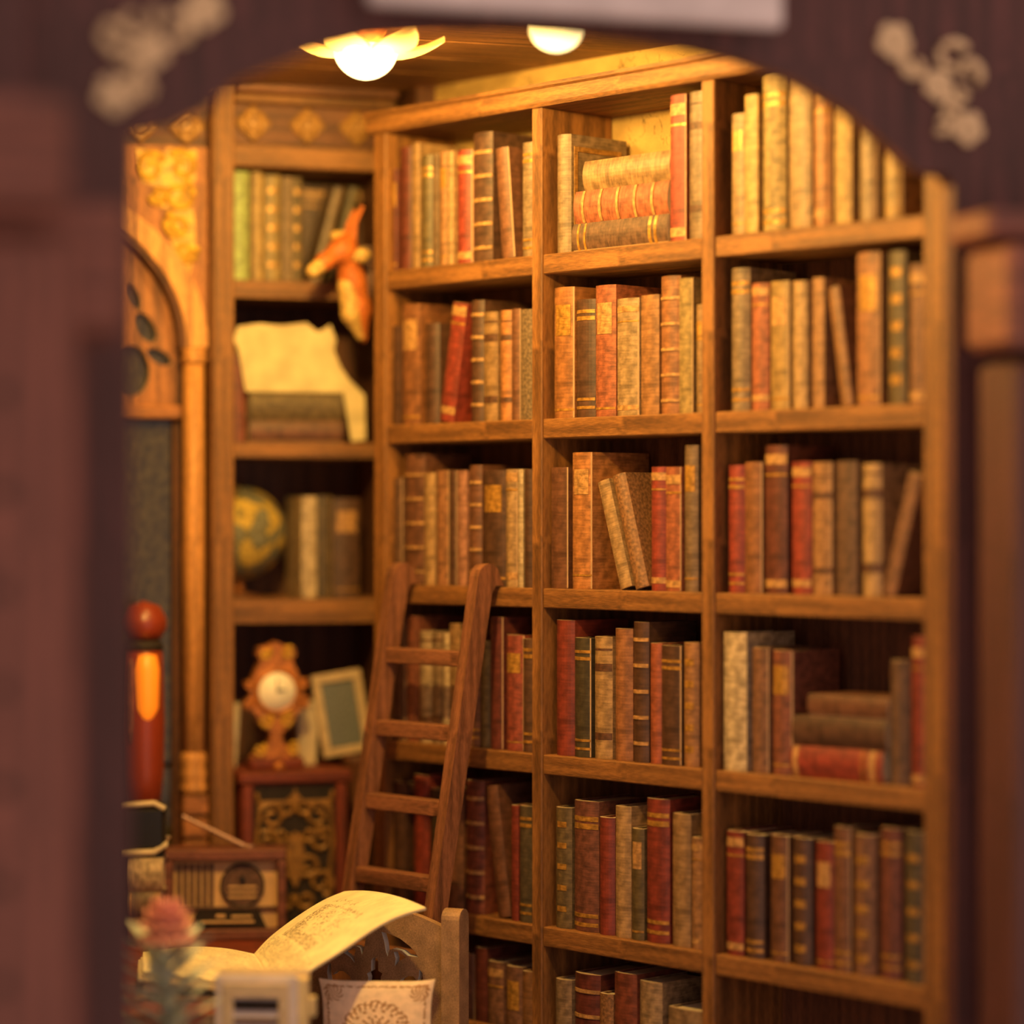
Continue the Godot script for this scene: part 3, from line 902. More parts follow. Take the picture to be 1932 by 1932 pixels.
		holed.add_child(cut, true)
	w.add_child(holed)
	part(w, "transom", box(Vector3(-0.655, 1.672, -0.02), Vector3(-0.106, 1.70, 0.03), 0.003), M.arch_oak_h)
	for x in [-0.121, -0.3, -0.478, -0.655]:
		part(w, "mullion", box(Vector3(x, 0.2, -0.03), Vector3(x + 0.014, 1.672, 0.005), 0.002), M.dark_oak_v)
	for x in [[-0.285, -0.122], [-0.463, -0.301], [-0.640, -0.479]]:
		for y in [[0.2, 0.92], [0.93, 1.671]]:
			part(w, "pane", box(Vector3(x[0], y[0], -0.016), Vector3(x[1], y[1], -0.012), 0.0005), M.night_pane)
	part(w, "pane", prism(disc(mid, 0.269, 0.269, 30, 0.0, PI) + PackedVector2Array([Vector2(-0.654, 1.70), Vector2(-0.116, 1.70)]), -0.034, -0.030), M.night_pane)
	part(w, "lower_panel", box(Vector3(-0.655, 0.0, -0.03), Vector3(-0.106, 0.2, 0.0)), M.dark_oak_h)


# ---------------------------------------------------------------- the arched front of the house
func front() -> void:
	var f := structure_node("wall_front", FRONT)
	var open := PackedVector2Array([Vector2(0, 0), Vector2(0, 2.0144), Vector2(0.0622, 2.0296), Vector2(0.1092, 2.0559), Vector2(0.1567, 2.101), Vector2(0.2124, 2.1258), Vector2(0.2768, 2.1529), Vector2(0.3581, 2.178), Vector2(0.4821, 2.193), Vector2(0.6085, 2.2003), Vector2(0.6942, 2.2003), Vector2(0.781, 2.1954), Vector2(0.8689, 2.1872), Vector2(0.9581, 2.1739), Vector2(1.0484, 2.1471), Vector2(1.1399, 2.1039), Vector2(1.2141, 2.05), Vector2(1.2561, 2.0154), Vector2(1.2655, 2.0107), Vector2(1.3126, 2.0092), Vector2(1.3268, 1.991), Vector2(1.3268, 0)])
	open.append_array(PackedVector2Array([Vector2(1.75, 0), Vector2(1.75, 2.65), Vector2(-1.1, 2.65), Vector2(-1.1, 0)]))
	part(f, "arched_panel", prism(open, -0.035, 0.0), M.maroon_v)
	var tr := structure_node("trim_1", FRONT)
	part(tr, "shaft", box(Vector3(-0.56, 0, 0.16), Vector3(-0.122, 1.83, 0.30), 0.012), M.rosewood_v)
	part(tr, "capital", box(Vector3(-0.56, 1.70, 0.10), Vector3(-0.054, 1.885, 0.27), 0.014), M.rosewood_h)
	part(tr, "upper_block", box(Vector3(-0.56, 1.86, 0.20), Vector3(-0.144, 2.008, 0.36), 0.014), M.rosewood_h)
	part(tr, "batten", box(Vector3(-0.56, 1.885, 0.001), Vector3(-0.155, 2.6, 0.05), 0.006), M.maroon_v)
	part(tr, "lower_batten", box(Vector3(-0.54, 0, 0.001), Vector3(-0.070, 1.70, 0.03), 0.006), M.maroon_v)
	for i in 9:
		part(tr, "peg_hole", prism(disc(Vector2(-0.222, 1.62 - i * 0.13), 0.012, 0.012, 14), 0.290, 0.3015), M.dark)
	var tl := structure_node("trim_2", FRONT)
	part(tl, "shaft", box(Vector3(1.352, 0, 0.03), Vector3(1.62, 1.70, 0.16), 0.010), M.maroon_v)
	part(tl, "capital", box(Vector3(1.292, 1.888, 0.04), Vector3(1.62, 1.934, 0.18), 0.010), M.rosewood_h)
	part(tl, "block", box(Vector3(1.3182, 1.718, 0.05), Vector3(1.62, 1.880, 0.20), 0.012), M.rosewood_h)
	var p := thing("name_plaque", "pale blurred plaque fixed across the top of the dark front arch", "sign", FRONT)
	part(p, "board", box(Vector3(0.3368, 2.212, 0.05), Vector3(0.9948, 2.45, 0.08), 0.006), M.plaque)
	for x in [0.39, 0.92]:
		part(p, "bracket", box(Vector3(x, 2.3, 0.001), Vector3(x + 0.03, 2.34, 0.0495)), M.maroon_h)
	for q in [[1.292, 2.150, 1.0, "cream floral scroll on the right of the dark front arch"], [0.03, 2.135, -1.0, "blurred cream floral scroll on the left of the dark front arch"]]:
		var o := thing("floral_ornament", q[3], "ornament", FRONT * moved(q[0], q[1], 0.001), "cream flower ornaments on the front arch")
		for c in [[-0.074, 0.067, 0.030, 0.0, 0], [-0.036, 0.030, 0.026, 2.2, 1], [0.028, 0.043, 0.032, 0.6, 1], [0.057, 0.024, 0.026, 5.4, 1], [0.005, 0.0, 0.026, 0.0, 0], [0.042, -0.012, 0.018, 3.0, 1], [0.030, -0.048, 0.020, 1.2, 1], [0.057, -0.066, 0.028, 0.0, 0], [0.012, -0.060, 0.016, 4.0, 1]]:
			var at := moved(c[0] * q[2], c[1], 0.005)
			if c[4] == 0:
				var fl := part(o, "flower", lathe([Vector2(0, 0.004), Vector2(c[2] * 0.3, 0.004), Vector2(c[2] * 0.35, 0.0), Vector2(0, 0.0)], 12), M.applique, at * Transform3D(Basis(Vector3.RIGHT, PI / 2), Vector3.ZERO))
				for k in 5:
					var a := TAU * k / 5.0 + 0.3
					part(fl, "petal", prism(disc(Vector2(cos(a), sin(a)) * c[2] * 0.58, c[2] * 0.46, c[2] * 0.46, 10), -0.004, 0.002, 1), M.applique)
			else:
				part(o, "scroll", tube(curl(Vector2.ZERO, c[2], 0.85, c[3], q[2]), 0.0075, 0.0055, 6), M.applique, at)
		part(o, "stem", tube([Vector3(-0.074 * q[2], 0.066, 0.004), Vector3(-0.04 * q[2], 0.025, 0.004), Vector3(0.005, 0.0, 0.004), Vector3(0.03 * q[2], -0.03, 0.004), Vector3(0.057 * q[2], -0.066, 0.004)], 0.005, 0.005, 6), M.applique)


# ---------------------------------------------------------------- desk and what stands on it
func page_texture(seed_: int, picture: bool) -> ImageTexture:
	var im := Image.create(512, 640, false, Image.FORMAT_RGB8)
	var a := FastNoiseLite.new()
	a.seed = seed_
	a.frequency = 0.01
	a.fractal_octaves = 4
	var r := RandomNumberGenerator.new()
	r.seed = seed_
	for y in 640:
		for x in 512:
			var v := 1.0 + 0.09 * a.get_noise_2d(x, y)
			im.set_pixel(x, y, Color(0.96 * v, 0.90 * v, 0.72 * v).clamp())
	var ink := Color(0.22, 0.13, 0.06)
	# lines of tiny print run across the page; the picture page keeps most of its middle for an engraving
	var line := 40
	while line < 606:
		var x := 26 + r.randi_range(0, 6)
		var to := 120 + r.randi_range(0, 30) if picture else 470
		while x < to:
			var w := r.randi_range(3, 14)
			if r.randf() < 0.85:
				for px in range(x, mini(x + w, to)):
					for py in 3:
						if r.randf() < 0.75:
							im.set_pixel(px, line + py, ink)
			x += w + r.randi_range(2, 5)
		line += 9 if picture else 11
	if picture:
		for k in 7:                       # faint lines beyond the engraving
			var y0 := 330 + k * 34
			for x in range(400 + r.randi_range(0, 30), 486):
				if r.randf() < 0.55:
					im.set_pixel(x, y0 + (x / 40) % 2, ink.lerp(Color(0.8, 0.7, 0.45), 0.4))
		for x in range(150, 372):         # ruled frame, dark along its far side
			for y in [110, 111]:
				im.set_pixel(x, y, ink)
		for k in 4200:
			var x := r.randi_range(150, 370)
			var y := r.randi_range(114, 470)
			var band := a.get_noise_2d(x * 2.2 + 50.0, y * 1.1)
			var dark := (y < 175 and r.randf() < 0.75) or (x < 200 and r.randf() < 0.7) or absf(band) < 0.045 or (x > 355 and r.randf() < 0.5)
			if dark:
				for s in r.randi_range(2, 6):
					var shade := ink.lerp(Color(0.62, 0.36, 0.14), r.randf() * 0.35)
					var yy := clampi(y + (s * r.randi_range(0, 1)), 0, 638)
					im.set_pixel(clampi(x + s, 0, 511), yy, shade)
					im.set_pixel(clampi(x + s, 0, 511), yy + 1, shade)
		for n in 4:                       # a few large worn letters beside it, no longer readable
			for k in 5:
				var p := Vector2(392 + r.randi_range(0, 26), 120 + n * 62 + r.randi_range(0, 34))
				var q := p + Vector2(r.randi_range(-14, 14), r.randi_range(-12, 12))
				for t in 16:
					var s := p.lerp(q, t / 15.0)
					for e in 3:
						im.set_pixel(clampi(int(s.x) + e, 0, 511), clampi(int(s.y), 0, 639), ink)
	return ImageTexture.create_from_image(im)

func printed(key: String, tex: Texture2D) -> StandardMaterial3D:
	var m := StandardMaterial3D.new()
	m.resource_name = key
	m.albedo_texture = tex
	m.roughness = 0.8
	M[key] = m
	return m

func desk_things() -> void:
	var d := thing("writing_desk", "reddish brown desk top under the radio and the open book", "desk", moved(-0.455, 0, -5.62))
	part(d, "desk_top", box(Vector3(-0.68, 0.553, 0.0), Vector3(0.0, 0.581, 0.92), 0.004), M.chest_h)
	for x in [-0.66, -0.04]:
		for z in [0.03, 0.86]:
			part(d, "leg", box(Vector3(x, 0.0125, z), Vector3(x + 0.03, 0.5525, z + 0.03), 0.003), M.chest_v)
	part(d, "apron", box(Vector3(-0.629, 0.49, 0.865), Vector3(-0.041, 0.5525, 0.885)), M.chest_h)
	# open book: right page rising onto the chair, left page flat on its block
	var b := thing("open_book", "large open book with an engraving, one page curling up onto the chair", "book", moved(-0.45, 0.5815, -4.93))
	var off := Vector3(-0.45, 0.5815, -4.93)
	var fr := [Vector3(-0.4918, 0.6252, -5.06), Vector3(-0.4651, 0.6513, -5.1), Vector3(-0.4174, 0.6841, -5.14), Vector3(-0.3681, 0.7117, -5.17), Vector3(-0.3274, 0.7279, -5.18)]
	var nr := [Vector3(-0.4264, 0.5944, -4.78), Vector3(-0.37, 0.6318, -4.83), Vector3(-0.3133, 0.6614, -4.88), Vector3(-0.2554, 0.6947, -4.93), Vector3(-0.2093, 0.7139, -4.96), Vector3(-0.1615, 0.7242, -4.985)]
	var fl := [Vector3(-0.4918, 0.6252, -5.06), Vector3(-0.5547, 0.6331, -5.08), Vector3(-0.6283, 0.632, -5.1), Vector3(-0.7099, 0.6218, -5.1)]
	var nl := [Vector3(-0.4264, 0.5944, -4.78), Vector3(-0.4954, 0.609, -4.8), Vector3(-0.5649, 0.62, -4.82), Vector3(-0.6737, 0.6289, -4.84)]
	for l in [fr, nr, fl, nl]:
		for i in l.size():
			l[i] -= off
	var pr := loft(fr, nr, 26, 14, 0.012)
	var pl := loft(fl, nl, 22, 12, 0.010)
	part(b, "page", sheet(pr, 0.002, false), printed("picture_page", page_texture(5, true)))
	part(b, "page", sheet(pl, 0.002, false), printed("text_page", page_texture(8, false)))
	for k in 3:
		var rows := []
		for row in pl:
			var line := []
			for i in row.size():
				line.append(row[i] + Vector3(-0.004 * k * i / row.size(), -0.0045 * (k + 1) * minf(1.0, i / 3.0) - 0.001, 0.002 * k))
			rows.append(line)
		part(b, "page_layer", sheet(rows, 0.0035, false), M.pages)
	for k in 1:
		var rows := []
		for row in pr:
			var line := []
			for i in row.size():
				line.append(row[i] + Vector3(0.001 * k, -0.0026 * (k + 1) * minf(1.0, i / 3.0), 0.0))
			rows.append(line)
		part(b, "page_layer", sheet(rows, 0.0022, false), M.pages)
	part(b, "cover", box(Vector3(-0.235, 0.0, -0.17), Vector3(0.02, 0.007, 0.13), 0.002), M.book_brown)
	part(b, "text_block", box(Vector3(-0.225, 0.0072, -0.16), Vector3(-0.02, 0.024, 0.085), 0.004), M.pages)
	# radio
	var r := thing("table_radio", "reddish brown table radio with slatted speaker, round dial and antenna", "radio", moved(-0.595, 0.5815, -5.5, 4.0))
	for q in [[-0.126, 0.0, 0.126, 0.022], [-0.126, 0.166, 0.126, 0.188], [-0.126, 0.0225, -0.108, 0.1655], [0.108, 0.0225, 0.126, 0.1655]]:
		part(r, "case_board", box(Vector3(q[0], q[1], -0.09), Vector3(q[2], q[3], 0.0), 0.003), M.rosewood_h)
	part(r, "face", box(Vector3(-0.1075, 0.0225, -0.088), Vector3(0.1075, 0.1655, -0.026), 0.001), M.radio_face)
	for i in 6:
		part(r, "slat", box(Vector3(-0.101 + i * 0.0135, 0.070, -0.026), Vector3(-0.092 + i * 0.0135, 0.157, -0.021), 0.001), M.grille)
	var dial := part(r, "dial", prism(disc(Vector2(0.035, 0.112), 0.044, 0.044, 28), -0.026, -0.020), M.grille)
	part(dial, "dial_ring", tube(closed(disc(Vector2(0.035, 0.112), 0.044, 0.044, 28), -0.020), 0.0025, 0.0025, 6), M.dark)
	part(dial, "knob", prism(disc(Vector2(0.035, 0.125), 0.006, 0.006, 12), -0.020, -0.012), M.black)
	for i in 3:
		part(dial, "dial_bar", box(Vector3(0.006, 0.085 + i * 0.011, -0.020), Vector3(0.064, 0.089 + i * 0.011, -0.018), 0.0005), M.radio_face)
	part(r, "lower_panel", prism(PackedVector2Array([Vector2(-0.075, 0.024), Vector2(0.085, 0.024), Vector2(0.068, 0.062), Vector2(-0.058, 0.062)]), -0.026, -0.018), M.dark)
	part(r, "divider", box(Vector3(-0.107, 0.063, -0.026), Vector3(0.107, 0.068, -0.016), 0.001), M.grille)
	for q in [[-0.05, 0.034, 0.06, 0.039], [-0.02, 0.045, 0.0, 0.052], [0.012, 0.045, 0.055, 0.050]]:
		part(r, "tuning_key", box(Vector3(q[0], q[1], -0.018), Vector3(q[2], q[3], -0.014), 0.001), M.radio_face)
	part(r, "antenna", tube([Vector3(0.045, 0.1885, -0.04), Vector3(-0.02, 0.220, -0.045), Vector3(-0.091, 0.254, -0.05)], 0.0055, 0.004, 8), M.silver)
	part(r, "antenna_foot", lathe([Vector2(0, 0), Vector2(0.012, 0), Vector2(0.010, 0.006), Vector2(0, 0.006)], 12), M.silver, moved(0.048, 0.188, -0.04))
	# stack of three small books with a little dark television on top
	var y := 0.5815
	var stack := [["lowest", 0.060, 0.115, "brown"], ["middle", 0.050, 0.10, "grey"], ["topmost", 0.068, 0.105, "cream"]]
	for i in 3:
		var s: Array = stack[i]
		var o := thing("small_book", "%s %s book, %s of the pile beside the radio" % ["small", WORDS[s[3]], s[0]], "book", moved(-0.79, y + s[1], -5.43 + 0.004 * i, 0, Vector3.UP) * Transform3D(Basis(Vector3.BACK, -PI / 2), Vector3.ZERO), "books piled beside the radio")
		book_into(o, s[1], s[2] - 0.03, 0.09, s[3], "c" if i == 1 else "n", s[1] * 0.2)
		y += s[1] + 0.0005
	var tv := thing("toy_television", "little black-screened set with pale rounded rim on the pile of books", "television", moved(-0.755, y, -5.44, 8.0))
	part(tv, "case", box(Vector3(-0.05, 0.004, -0.06), Vector3(0.046, 0.112, 0.0), 0.012), M.dark)
	part(tv, "screen", box(Vector3(-0.042, 0.022, -0.004), Vector3(0.038, 0.098, 0.006), 0.006), M.black)
	part(tv, "rim", tube([Vector3(-0.05, 0.108, 0.002), Vector3(0.02, 0.112, 0.002), Vector3(0.042, 0.100, 0.002)], 0.006, 0.006, 8), M.cream_paint)
	part(tv, "rim", tube([Vector3(-0.05, 0.010, 0.002), Vector3(0.02, 0.012, 0.002), Vector3(0.044, 0.026, 0.002), Vector3(0.050, 0.044, 0.002)], 0.007, 0.006, 8), M.cream_paint)
	part(tv, "foot", box(Vector3(-0.045, 0.0, -0.055), Vector3(0.042, 0.006, -0.002), 0.001), M.black)
	# red glass lantern in front of the window
	var l := thing("red_lantern", "tall red glass lantern glowing orange in front of the arched window", "lantern", moved(-0.775, 0.5815, -5.565))
	part(l, "foot", lathe([Vector2(0, 0), Vector2(0.04, 0), Vector2(0.04, 0.02), Vector2(0.018, 0.05), Vector2(0.018, 0.20), Vector2(0.03, 0.24), Vector2(0, 0.24)], 20), M.dark)
	part(l, "glass_body", lathe([Vector2(0, 0.24), Vector2(0.034, 0.25), Vector2(0.044, 0.34), Vector2(0.046, 0.44), Vector2(0.044, 0.53), Vector2(0.041, 0.60), Vector2(0, 0.60)], 24), M.red_glass)
	part(l, "glowing_window", lathe([Vector2(0, 0.43), Vector2(0.014, 0.445), Vector2(0.026, 0.48), Vector2(0.028, 0.56), Vector2(0.022, 0.59), Vector2(0, 0.598)], 20), M.lantern_glow, moved(0.010, 0, 0.026))
	part(l, "glowing_window", lathe([Vector2(0, 0.40), Vector2(0.008, 0.41), Vector2(0.012, 0.45), Vector2(0.012, 0.54), Vector2(0.008, 0.58), Vector2(0, 0.585)], 16), M.clay, moved(-0.022, 0, 0.034))
	part(l, "collar", lathe([Vector2(0, 0.6005), Vector2(0.043, 0.6005), Vector2(0.043, 0.612), Vector2(0.034, 0.622), Vector2(0, 0.622)], 24), M.dark)
	part(l, "lid", lathe([Vector2(0, 0.6225), Vector2(0.036, 0.6225), Vector2(0.050, 0.645), Vector2(0.050, 0.665), Vector2(0.036, 0.692), Vector2(0.0, 0.705)], 24), M.red_glass)
	var lo := OmniLight3D.new()
	lo.name = "lantern_flame"
	lo.position = Vector3(0.016, 0.50, 0.03)
	lo.light_color = Color(1.0, 0.6, 0.2)
	lo.light_energy = 0.012
	lo.light_size = 0.03
	lo.omni_range = 10.0
	lo.omni_attenuation = 2.0
	lo.shadow_enabled = true
	l.add_child(lo)


# ---------------------------------------------------------------- chair
func chair() -> void:
	var at := moved(-0.2625, 0, -5.15, -23.8)
	var t := thing("carved_chair", "pale wooden chair with a castle cut out of its back panel", "chair", at)
	var panel := CSGPolygon3D.new()
	panel.name = "back_panel"
	var outline := PackedVector2Array()
	for i in 13:
		var x := -0.148 + 0.296 * i / 12.0
		outline.append(Vector2(x, 0.672 + 0.036 * (1.0 - pow(absf(x) / 0.148, 1.7))))
	outline.append_array(PackedVector2Array([Vector2(0.148, 0.44), Vector2(-0.148, 0.44)]))
	panel.polygon = outline
	panel.depth = 0.018
	panel.material = M.carved_h
	panel.position.z = 0.009
	var cuts := [[[-0.0079, 0.5989], [-0.0038, 0.6049], [0.0009, 0.6059], [0.0057, 0.6036], [0.0074, 0.5988], [0.0074, 0.5806], [0.0165, 0.5759], [0.0129, 0.5682], [0.0146, 0.549], [-0.0166, 0.5468], [-0.0142, 0.5663], [-0.017, 0.5736], [-0.0079, 0.5796]]]
	for c in [
			[[0.0146, 0.6564], [0.0308, 0.6538], [0.0546, 0.6457], [0.0759, 0.6321], [0.0873, 0.6222], [0.093, 0.6128], [0.0712, 0.6137], [0.0582, 0.6224], [0.0391, 0.625], [0.032, 0.6224], [0.028, 0.6094], [0.0241, 0.6181], [0.0201, 0.6392]],
			[[0.0408, 0.6192], [0.051, 0.6209], [0.0677, 0.6103], [0.0534, 0.6029], [0.0432, 0.592], [0.0451, 0.6066]],
			[[0.0475, 0.5524], [0.0558, 0.5668], [0.0688, 0.5746], [0.083, 0.5747], [0.0913, 0.5661], [0.0949, 0.5759], [0.096, 0.5888], [0.1024, 0.5828], [0.1043, 0.5702], [0.1007, 0.5466], [0.0712, 0.5466]]]:
		for s in [-1.0, 1.0]:
			var m := []
			for q in c:
				m.append([q[0] * s, q[1]])
			cuts.append(m)
	for c in cuts:
		var cut := CSGPolygon3D.new()
		cut.name = "castle_cutout"
		cut.operation = CSGShape3D.OPERATION_SUBTRACTION
		var p := PackedVector2Array()
		for q in c:
			p.append(Vector2(q[0], q[1]))
		cut.polygon = p
		cut.depth = 0.06
		cut.position.z = 0.03
		panel.add_child(cut, true)
	t.add_child(panel)
	for x in [-0.1675, 0.1675]:
		var head := 0.690 if x > 0 else 0.625
		var poly := PackedVector2Array([Vector2(0.012, -0.022)])
		for i in 9:
			var k := PI * i / 8.0
			poly.append(Vector2(head + sin(k) * 0.020, -cos(k) * 0.022))
		poly.append(Vector2(0.012, 0.022))
		part(t, "back_post", prism(poly, x - 0.019, x + 0.019, 0), M.carved_v)
		part(t, "leg", box(Vector3(x - 0.016, 0.012, 0.30), Vector3(x + 0.016, 0.385, 0.33), 0.003), M.carved_v)
		part(t, "side_rail", box(Vector3(x - 0.010, 0.30, 0.0225), Vector3(x + 0.010, 0.384, 0.299), 0.003), M.carved_h)
	part(t, "seat", box(Vector3(-0.168, 0.3855, 0.0225), Vector3(0.215, 0.408, 0.345), 0.005), M.carved_h)
	var s := thing("cushion", "cream cushion with a brown flower medallion standing against the carved chair", "cushion", moved(-0.2525, 0.4085, -4.95, -3.0) * Transform3D(Basis(Vector3.RIGHT, -0.05), Vector3.ZERO))
	# a padded square with pointed corners and hollow edges
	var rows := []
	for j in 21:
		var v := j / 20.0 * 2.0 - 1.0
		var row := []
		for i in 21:
			var u := i / 20.0 * 2.0 - 1.0
			var hx := 0.099 + 0.010 * pow(absf(v), 3.0)
			var hy := 0.0865 + 0.006 * pow(absf(u), 5.0)
			row.append(Vector3(u * hx, 0.0955 - v * hy, 0.0))
		rows.append(row)
	for side in [1.0, -1.0]:
		var pad := []
		for j in 21:
			var line := []
			for i in 21:
				var u := i / 20.0 * 2.0 - 1.0
				var v := j / 20.0 * 2.0 - 1.0
				line.append(rows[j][i] + Vector3(0, 0, side * (0.0025 + 0.016 * pow((1 - u * u) * (1 - v * v), 0.5))))
			pad.append(line)
		part(s, "front" if side > 0 else "back", sheet(pad, 0.004, false, Vector3.BACK * side), printed("medallion_print", medallion()) if side > 0 else M.cream_paint)

func medallion() -> ImageTexture:
	var im := Image.create(384, 384, false, Image.FORMAT_RGB8)
	var a := FastNoiseLite.new()
	a.seed = 31
	a.frequency = 0.02
	a.fractal_octaves = 3
	for y in 384:
		for x in 384:
			var p := Vector2(x - 191.5, y - 200.0) / 192.0
			var v := 1.0 + 0.08 * a.get_noise_2d(x, y)
			var c := Color(0.93 * v, 0.82 * v, 0.69 * v)
			var r := p.length()
			var ang := p.angle()
			var ring := 0.62 + 0.035 * cos(ang * 12.0)
			var ink := absf(r - ring) < 0.014 or (r < 0.58 and absf(sin(ang * 8.0 + 5.0 * r) * sin(r * 24.0)) > 0.78) or (r < 0.3 and absf(sin(ang * 6.0)) > 0.9)
			ink = ink or (r >= 0.5 and r < 0.66 and absf(sin(ang * 16.0 - 9.0 * r)) > 0.86)
			var edge := maxf(absf(x - 191.5), absf(y - 191.5))
			ink = ink or (absf(edge - 172.0) < 4.0 and a.get_noise_2d(x * 4.0, y * 4.0) > -0.1)
			var corner := Vector2(absf(x - 191.5) - 150.0, absf(y - 191.5) - 146.0) / 34.0
			ink = ink or (corner.length() < 1.0 and absf(sin(corner.angle() * 4.0 + corner.length() * 7.0)) > 0.72)
			if ink:
				c = c.lerp(Color(0.56, 0.37, 0.20), 0.75)
			im.set_pixel(x, y, c.clamp())
	return ImageTexture.create_from_image(im)


# ---------------------------------------------------------------- things on the corner shelves
func corner_things() -> void:
	var up := [[0.0, 0.040, 0.236, "green", "book_olive_tan", "tall pale green book"], [0.047, 0.024, 0.237, "yellow", "n", ""], [0.075, 0.036, 0.232, "olive_tan", "d", ""], [0.116, 0.021, 0.230, "grey", "n", ""], [0.139, 0.020, 0.229, "olive", "d", ""]]
	for k in ["book_green", "faded_green", "deep_green"]:
		mat(k, rgb8(176, 190, 112), 0.55, M.book_red.albedo_texture, 7.0)
	var names := ["pale green book, leftmost on the upper corner shelf", "narrow yellow book beside the pale green book on the corner shelf", "gold-dotted olive book in the middle of the upper corner shelf", "thin grey-brown book on the upper corner shelf", "dark olive gold-dotted book, rightmost upright on the upper corner shelf"]
	for i in up.size():
		var b: Array = up[i]
		var o := thing("old_book", names[i], "book", BACK * moved(b[0] + 0.003, 1.9733, -0.030 - 0.004 * i), "books on the upper corner shelf")
		book_into(o, b[1], b[2], 0.15, b[3], b[4] if b[4].length() == 1 else "n", b[1] * 0.12)
	var wide := thing("old_book", "dark book with pale page edges at the back of the upper corner shelf", "book", BACK * moved(0.178, 1.9733, -0.18), "books on the upper corner shelf")
	book_into(wide, 0.155, 0.232, 0.06, "dark_brown", "c", 0.004)
	for q in [[0.180, 15.0, "grey", "grey"], [0.222, 13.0, "olive", "dark olive"]]:
		var o := thing("old_book", "%s book leaning on the upper corner shelf behind the deer head" % q[3], "book", BACK * Transform3D(Basis(Vector3.BACK, deg_to_rad(-q[1])), Vector3(q[0] + 0.022, 1.9733, -0.04)), "leaning books on the upper corner shelf")
		book_into(o, 0.022, 0.215, 0.10, q[2], "n", 0.003)
		for k in o.get_children():
			k.position.x -= 0.022
	# second shelf: sheet of parchment, a flat pile, a book standing at the left
	var sc := thing("parchment_sheet", "large cream parchment sheet with torn edge on the corner shelf", "paper", BACK)
	var outline := [[0.004, 1.8433], [0.012, 1.8721], [0.06, 1.879], [0.11, 1.876], [0.1641, 1.8836], [0.178, 1.872], [0.1877, 1.8646], [0.200, 1.868], [0.2173, 1.8802], [0.2304, 1.8482], [0.2256, 1.825], [0.240, 1.79], [0.2589, 1.7621], [0.2948, 1.728], [0.2972, 1.6238], [0.2649, 1.62], [0.247, 1.733], [0.0294, 1.732], [0.0143, 1.8208]]
	var front_poly := PackedVector2Array()
	for p in outline:
		front_poly.append(Vector2(p[0], p[1] if p[1] > 1.63 else p[1] + 0.006))
	part(sc, "sheet", prism(front_poly, -0.013, -0.010), M.parchment)
	part(sc, "backing_sheet", box(Vector3(0.045, 1.6235, -0.165), Vector3(0.22, 1.84, -0.161), 0.001), M.parchment)
	for q in [[0.038, 0.020, 0.048, "brown", "flat brown book under the green one below the parchment sheet", 0.0], [0.038, 0.030, 0.060, "olive", "flat olive green book lying below the parchment sheet", 0.0485]]:
		var o := thing("old_book", q[4], "book", BACK * Transform3D(Basis(Vector3.BACK, -PI / 2), Vector3(q[0], 1.6228 + q[5] + q[2], -0.004)), "flat books on the second corner shelf")
		book_into(o, q[2], 0.208, 0.12, q[3], "n", q[2] * 0.15)
	var sb := thing("old_book", "reddish book standing at the left of the parchment sheet", "book", BACK * moved(0.003, 1.6228, -0.02))
	book_into(sb, 0.030, 0.190, 0.13, "red_brown", "n", 0.004)
	# third shelf: globe and books
	var g := thing("globe", "old yellow and olive globe on a short stand on the corner shelf", "globe", BACK * moved(0.050, 1.2835, -0.168))
	var sphere := SphereMesh.new()
	sphere.radius = 0.103
	sphere.height = 0.206
	part(g, "sphere", sphere, printed("globe_map", globe_map()), Transform3D(Basis(Vector3.BACK, 0.35), Vector3(0, 0.143, 0)))
	part(g, "stem", lathe([Vector2(0, 0.008), Vector2(0.008, 0.008), Vector2(0.011, 0.02), Vector2(0.007, 0.032), Vector2(0.010, 0.044), Vector2(0, 0.044)], 16), M.bronze)
	part(g, "foot", lathe([Vector2(0, 0), Vector2(0.045, 0), Vector2(0.042, 0.006), Vector2(0.012, 0.012), Vector2(0, 0.012)], 24), M.dark_oak_h)
	part(g, "meridian_ring", tube(closed(disc(Vector2(0, 0.143), 0.108, 0.108, 30), 0.0), 0.003, 0.003, 6), M.old_gold, Transform3D(Basis(Vector3.UP, 1.2), Vector3.ZERO))
	var third := [[0.163, 0.034, 0.222, "cream", "n", "tall cream book beside the globe"], [0.200, 0.030, 0.224, "olive", "n", "dark olive book, second from the globe"], [0.234, 0.060, 0.218, "dark_brown", "l", "thick dark book, farthest from the globe"]]
	for b in third:
		var o := thing("old_book", b[5], "book", BACK * moved(b[0], 1.2837, -0.045), "books beside the globe")
		book_into(o, b[1], b[2], 0.15, b[3], b[4], b[1] * 0.1)
	chest()
	deer()

func globe_map() -> ImageTexture:
	var im := Image.create(512, 256, false, Image.FORMAT_RGB8)
	var a := FastNoiseLite.new()
	a.seed = 14
	a.frequency = 0.9
	a.fractal_octaves = 5
	for y in 256:
		for x in 512:
			var lon := TAU * x / 512.0
			var lat := PI * (y / 255.0 - 0.5)
			var p := Vector3(cos(lat) * cos(lon), sin(lat), cos(lat) * sin(lon))
			var v := a.get_noise_3d(p.x * 1.7, p.y * 1.7, p.z * 1.7)
			var c := Color(0.48, 0.46, 0.36) if v < 0.02 else Color(0.80, 0.66, 0.28)
			if absf(v - 0.02) < 0.03:
				c = Color(0.40, 0.36, 0.18)
			c = c * (0.9 + 0.3 * a.get_noise_3d(p.x * 9, p.y * 9, p.z * 9))
			if x % 43 == 0 or y % 32 == 0:
				c = c.lerp(Color(0.3, 0.26, 0.16), 0.4)
			im.set_pixel(x, y, c.clamp())
	return ImageTexture.create_from_image(im)

